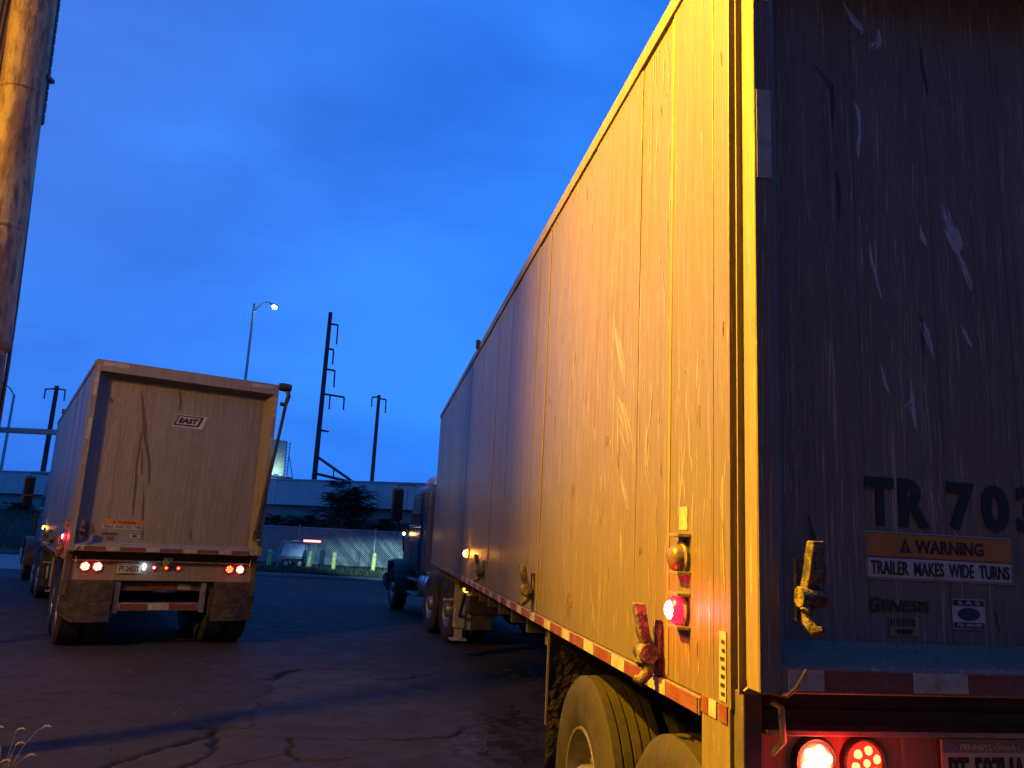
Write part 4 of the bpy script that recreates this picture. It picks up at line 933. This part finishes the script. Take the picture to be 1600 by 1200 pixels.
    if near:
        tx = [('T', .446, .546), ('R', .562, .668), ('7', .735, .836), ('0', .856, .958), ('3', .985, 1.085)]
        n0 = None
        for ch, a, b in tx: n0 = text_fit(ch, a, b, 1.862, 2.015, yp-.001, M['black_print'], root, .0045, 0, 'unit_number')
    else:
        ex, ez = 1.12, 3.155+.07+dz
        def para(x0, x1, z0, z1, sk, y, mat, nm, par): return MB().prism([(x0, z0), (x1, z0), (x1+sk, z1), (x0+sk, z1)], y, y+.001, 'y').build(nm, mat, par)
        bd = para(ex, ex+.42, ez, ez+.19, .07, yp-.001, M['white_sign'], 'maker_badge', root)
        para(ex+.012, ex+.372, ez+.020, ez+.178, .062, yp-.0022, M['black_print'], 'badge_frame', bd); para(ex+.045, ex+.345, ez+.043, ez+.158, .045, yp-.0034, M['white_sign'], 'badge_field', bd)
        text_fit('EAST', ex+.075, ex+.365, ez+.058, ez+.142, yp-.0046, M['black_print'], bd, .007, .28)
        # tarp drum, arm and strap on the right rear corner
        ta = P(MB().lathe([(0, -.10), (.05, -.09), (.068, -.04), (.068, .07), (.055, .11), (0, .12)], (2.68, .05, zt-.02), 'x', 16), 'tarp_motor', M['black_metal'], smooth=50)
        MB().tube([(2.74, .05, zt-.05), (2.76, .03, zt-.16), (2.72, .02, zt-.30), (2.64, .0, zt-.30)], .035, 8).build('tarp_arm', M['black_metal'], ta, 50)
        MB().tube([(2.74, -.02, zt-.15), (2.62, -.05, 3.0+dz), (2.53, -.06, 2.3+dz), (2.475, -.055, 1.78+dz)], [.020, .026, .030, .034], 6).build('tarp_strap', M['black_metal'], ta, 50)
        MB().tube([(2.72, .02, zt-.25), (2.63, .0, 3.0+dz)], .016, 6).build('tarp_cord', M['black_metal'], ta, 50)
        rk = MB().box(2.43, 2.53, -.12, -.01, 1.60+dz, 1.78+dz).build('strap_ratchet', M['black_metal'], root, bevel=.02); MB().box(2.435, 2.525, -.125, -.119, 1.615+dz, 1.630+dz).build('ratchet_bar', M['white_tape'], rk)
    # scrapes and streaks
    if near:
        for k, p in RP.items(): poly_patch('scrape_mark' if k[0] == 's' else 'grime_mark', p, 'xz', .1674, M['scratch'] if k[0] == 's' else M['gouge'], root, dens=2.4, wmax=.009)
        rw = random.Random(11)
        for nm, mt, cnt in (('scratch_marks', M['bright_scrape'], 260), ('fleck_marks', M['gouge'], 80)):
            mb = MB()
            for k in range(cnt):
                y = .2+abs(rw.gauss(0, 2.6)); z = rw.uniform(1.36, 3.92); ln = rw.uniform(.03, .28) if nm[0] == 's' else rw.uniform(.012, .10); w = rw.uniform(.0015, .005); sl = rw.gauss(0, .10)
                if y > 9: continue
                o = -.0012-.0002*rw.random(); n_ = 4; L1 = []; L2 = []
                for i in range(n_+1):
                    t = i/n_; yy = y+sl*ln*t+rw.uniform(-.001, .001); ww = w*math.sin(PI*(t*.8+.1))*rw.uniform(.6, 1.3); L1.append((o, yy-ww, min(3.94, z+ln*t))); L2.append((o, yy+ww, min(3.94, z+ln*t)))
                mb.add(L1+L2, [(i, i+1, n_+2+i, n_+1+i) for i in range(n_)])
            tag(mb.build(nm, mt, root), kind='stuff')
        for k, p in SP.items(): poly_patch('scrape_mark' if k[0] == 'a' else 'grime_mark', p, 'yz', -.0013, M['bright_scrape'] if k[0] == 'a' else M['stain'], root, dens=1.4, wmax=.007)
    else:
        for k, p in LP.items():
            if k != 'd7': poly_patch('grime_streak', [(x, z+dz) for x, z in p], 'xz', .1674, M['stain'], root, dens=3.0, wmax=.022)
M['bright_scrape'] = worn('bright_scrape', (.50, .43, .26), (.32, .27, .16), .38, .5, 40, z=.1, bump=.1)
M['stain'] = worn('rust_stain', (.085, .05, .033), (.16, .11, .08), .7, 0, 18, (.45, .8), .05, .3)
trailer(ROOT_R, 0.0, True, 32)
trailer(ROOT_L, -.07, False, 23)

# ================================================================== TRACTORS
def tractor(loc, rz, label, lit):
    root = empty('truck_tractor', loc, rz, label, 'truck', 'tractor units hauling the trailers')
    P = lambda mb, name, mat, **k: mb.build(name, mat, root, **k)
    W_ = 2.5
    for x in (.78, 1.60): P(MB().box(x, x+.11, -.55, 6.5, .72, .98), 'frame_rail', M['black_metal'], bevel=.01)
    for y in (0, 1.32):
        wheel(root, .0, y, r=.52); wheel(root, .33, y, r=.52); wheel(root, W_, y, True, r=.52); wheel(root, W_-.33, y, True, r=.52)
        P(MB().tube([(.2, y, .52), (W_-.2, y, .52)], .08, 10).lathe([(.0, -.25), (.2, -.15), (.24, 0), (.2, .15), (0, .25)], (1.25, y, .52), 'y', 12), 'axle', M['black_metal'], smooth=40)
    ys = 5.55
    for x, fl in ((.06, False), (W_-.06, True)): wheel(root, x, ys, fl, .51)
    P(MB().box(.3, W_-.3, ys-.06, ys+.06, .42, .54), 'steer_axle', M['black_metal'], bevel=.02)
    P(MB().prism([(-.35, 1.0), (1.15, 1.0), (.95, 1.16), (-.1, 1.16)], .75, 1.75, 'x'), 'fifth_wheel', M['black_metal'], bevel=.02)
    P(MB().box(.55, 1.95, 1.95, 2.75, .99, 1.03), 'deck_plate', M['galv'], bevel=.005)
    # cab
    cab = P(MB().prism([(2.95, .95), (4.72, .95), (4.78, 1.92), (4.38, 2.72), (4.10, 2.80), (3.05, 2.80), (2.95, 2.70)], .22, W_-.22, 'x'), 'cab', M['cab_paint'], bevel=.07)
    MB().prism([(3.0, 2.79), (4.16, 2.79), (4.02, 2.93), (3.55, 3.02), (3.10, 3.0)], .34, W_-.34, 'x').build('roof_cap', M['roof_paint'], cab, bevel=.08)
    for x in (.62, .94, 1.25, 1.56, 1.88): MB().lathe([(.05, 0), (.045, .04), (.0, .06)], (x, 4.02, 2.905), 'z', 10).build('roof_marker', M['amber_lens'] if lit else M['dull_amber'], cab, 60)
    MB().box(.7, W_-.7, 2.93, 2.952, 1.95, 2.55).build('rear_window', M['glass'], cab, bevel=.01)
    MB().prism([(4.82, 1.99), (4.47, 2.66)] + [(4.45, 2.65), (4.80, 1.98)], .38, W_-.38, 'x').build('windscreen', M['glass'], cab)
    for s in (0, 1):
        def X(a, b): return (a, b) if s == 0 else (W_-b, W_-a)
        x0, x1 = X(.195, .224)
        d = P(MB().prism([(3.42, 1.02), (4.62, 1.02), (4.66, 1.90), (4.30, 2.66), (3.42, 2.66)], x0, x1, 'x'), 'door', M['dark_paint'], bevel=.02)
        g0, g1 = X(.186, .197)
        MB().prism([(3.52, 1.98), (4.54, 1.98), (4.24, 2.57), (3.52, 2.57)], g0, g1, 'x').build('window', M['glass'], d, bevel=.005)
        h0, h1 = X(.165, .196); MB().box(h0, h1, 3.46, 3.64, 1.72, 1.76).build('door_handle', M['chrome'], d, bevel=.008)
        t0, t1 = X(.180, .196); MB().box(t0, t1, 3.42, 4.66, 1.905, 1.955).build('belt_trim', M['chrome'], d, bevel=.008)
        b0, b1 = X(.186, .197); MB().prism([(3.55, 1.10), (4.45, 1.10), (4.45, 1.65), (3.55, 1.65)], b0, b1, 'x').build('lower_panel', M['black_metal'], d, bevel=.02)
        # steps, tank, battery box
        a0, a1 = X(.20, .75)
        for z in (.46, .76): P(MB().box(a0, a1 if s else .55, 3.55, 4.50, z, z+.05) if s == 0 else MB().box(W_-.55, a1, 3.55, 4.50, z, z+.05), 'step', M['galv'], bevel=.01)
        cx = .50 if s == 0 else W_-.50
        P(MB().lathe([(0, 0), (.24, .01), (.30, .04), (.305, .10), (.305, 1.15), (.30, 1.21), (.24, 1.24), (0, 1.25)], (cx, 2.2, .72), 'y', 28), 'fuel_tank', M['chrome'], smooth=40)
        for y in (2.45, 2.85, 3.2): P(MB().lathe([(.308, 0), (.314, .01), (.314, .05), (.308, .06)], (cx, y, .72), 'y', 28), 'tank_strap', M['steel'], smooth=40)
        # mirror
        mx = -.16 if s == 0 else W_+.16
        mr = P(MB().box(mx-.13, mx+.13, 4.40, 4.54, 2.02, 2.78), 'mirror', M['black_metal'], bevel=.05)
        MB().box(mx-.10, mx+.10, 4.385, 4.399, 2.30, 2.72).box(mx-.09, mx+.09, 4.385, 4.399, 2.07, 2.24).build('mirror_glass', M['glass'], mr)
        ex = .23 if s == 0 else W_-.23
        MB().tube([(mx, 4.47, 2.77), (mx, 4.47, 2.84), ((mx*.6+ex*.4), 4.45, 2.86), (ex, 4.36, 2.84)], .020, 8).build('mirror_arm', M['black_metal'], mr, 60)
        MB().tube([(mx, 4.47, 2.05), (mx*.7+ex*.3, 4.5, 1.94), (ex, 4.6, 1.80)], .020, 8).build('mirror_arm', M['black_metal'], mr, 60)
        # fender
        fx0, fx1 = X(.02, .50); arc = []
        for k in range(13):
            a = PI*(-.06+1.12*k/12); arc.append((ys+.66*math.cos(a), .51+.66*math.sin(a)))
        arc2 = [(ys+(y-ys)*.90, .51+(z-.51)*.90) for y, z in arc[::-1]]
        P(MB().prism(arc+arc2, fx0, fx1, 'x'), 'fender', M['black_metal'], bevel=.02)
        hl = P(MB().box(*X(.06, .40), 6.20, 6.44, .86, 1.10), 'headlight', M['black_metal'], bevel=.03); MB().box(*X(.09, .37), 6.4405, 6.45, .89, 1.07).build('headlight_lens', M['head_lamp'] if lit else M['glass'], hl)
        lx = .10 if s == 0 else W_-.10
        sm = P(MB().lathe([(.05, -.03), (.045, .02), (0, .05)], (lx, 4.80, 1.76), 'y', 12), 'side_marker', M['black_metal'], smooth=40); MB().lathe([(.030, -.032), (.02, -.045), (0, -.048)], (lx, 4.80, 1.76), 'y', 12).build('marker_lens', M['amber_hot'] if lit and s == 0 else M['dull_amber'], sm, 60)
        P(MB().box(*X(.02, .62), -.70, -.68, .28, .95), 'mud_flap', M['flap'])
        P(MB().tube([(lx+.05, 4.95, 1.35), (lx+.02, 4.95, 1.76)], .02, 6), 'marker_stalk', M['black_metal'])
    hd = P(MB().prism([(4.74, .98), (6.42, .98), (6.46, 1.55), (6.30, 1.74), (4.80, 1.90)], .42, W_-.42, 'x'), 'hood', M['dark_paint'], bevel=.10)
    MB().box(.75, W_-.75, 6.455, 6.48, 1.02, 1.55).build('grille', M['chrome'], hd, bevel=.01)
    for k in range(8): MB().box(.78, W_-.78, 6.481, 6.49, 1.05+k*.06, 1.075+k*.06).build('grille_bar', M['black_metal'], hd)
    P(MB().prism([(6.40, .45), (6.62, .48), (6.64, .78), (6.40, .82)], .0, W_, 'x'), 'bumper', M['chrome'], bevel=.04)
    P(MB().tube([(.35, 2.85, 1.0), (.35, 2.85, 2.95), (.33, 2.70, 3.10)], .065, 12), 'exhaust_stack', M['chrome'], smooth=50) if not lit else None
    P(MB().tube([(1.25, 2.94, 1.7), (1.25, 2.4, 1.35), (1.3, 1.9, 1.35), (1.3, 1.5, 1.6)], .03, 6), 'air_hose', M['red_print'], smooth=60)
    if lit:
        for x in (.25, W_-.25):
            ld = bpy.data.lights.new('head_light', 'SPOT'); ld.energy = 9000; ld.color = (.42, .86, 1); ld.spot_size = .62; ld.spot_blend = .7; ld.shadow_soft_size = .06
            lo = bpy.data.objects.new('head_light', ld); COL.objects.link(lo); lo.parent = root; lo.location = (x, 6.50, .98); lo.rotation_euler = (PI/2-.03, 0, -.16); lo.scale = (1, .22, 1)
    return root
tractor((-.93, 13.9, 0), .315, 'dark day cab tractor turned left ahead of the right trailer', True)
# left tractor: in line with the left trailer
_d = Vector((-math.sin(.561), math.cos(.561), 0)); _r = Vector((math.cos(.561), math.sin(.561), 0))
_p = Vector((-5.874, 10.89, 0))+_d*8.1+_r*.03
tractor(tuple(_p), .60, 'dark tractor mostly hidden ahead of the left trailer', False)

# ================================================================== FOREGROUND WEED
def weed():
    root = empty('weed', (-3.3, 5.75, 0), 0, 'dry seeding weed at the bottom left corner', 'weed')
    M['straw'] = worn('straw', (.42, .36, .20), (.28, .22, .10), .8, 0, 20)
    r = random.Random(4)
    tips = [(-.10, .0, .30), (-.16, .02, .25), (.06, -.02, .30), (.05, .02, .20), (.22, .0, .32), (-.30, .0, .14), (.0, -.03, .10), (.12, .05, .12), (-.22, .04, .2)]
    for (x, y, z) in tips:
        z += .02
        st = MB().tube([(r.uniform(-.03, .03), r.uniform(-.03, .03), -.02), (x*.45, y*.5, z*.6), (x*.85, y, z*.95), (x, y, z)], [.003, .0025, .002, .002], 5).build('stem', M['straw'], root, 60)
        MB().tube([(x-.012, y, z-.006), (x+.01, y, z+.008), (x+.032, y, z+.013), (x+.055, y, z+.006)], [.003, .008, .008, .002], 6).build('seed_head', M['straw'], st, 60)
    for k in range(8):
        a = r.uniform(0, 6.28); l = r.uniform(.08, .2)
        MB().add([(0, 0, 0), (math.cos(a)*l*.5-.008, math.sin(a)*l*.5, l*.5), (math.cos(a)*l, math.sin(a)*l, l*.45), (math.cos(a)*l*.5+.008, math.sin(a)*l*.5+.01, l*.5)], [(0, 1, 2, 3)]).build('leaf', M['grass'], root)
weed()
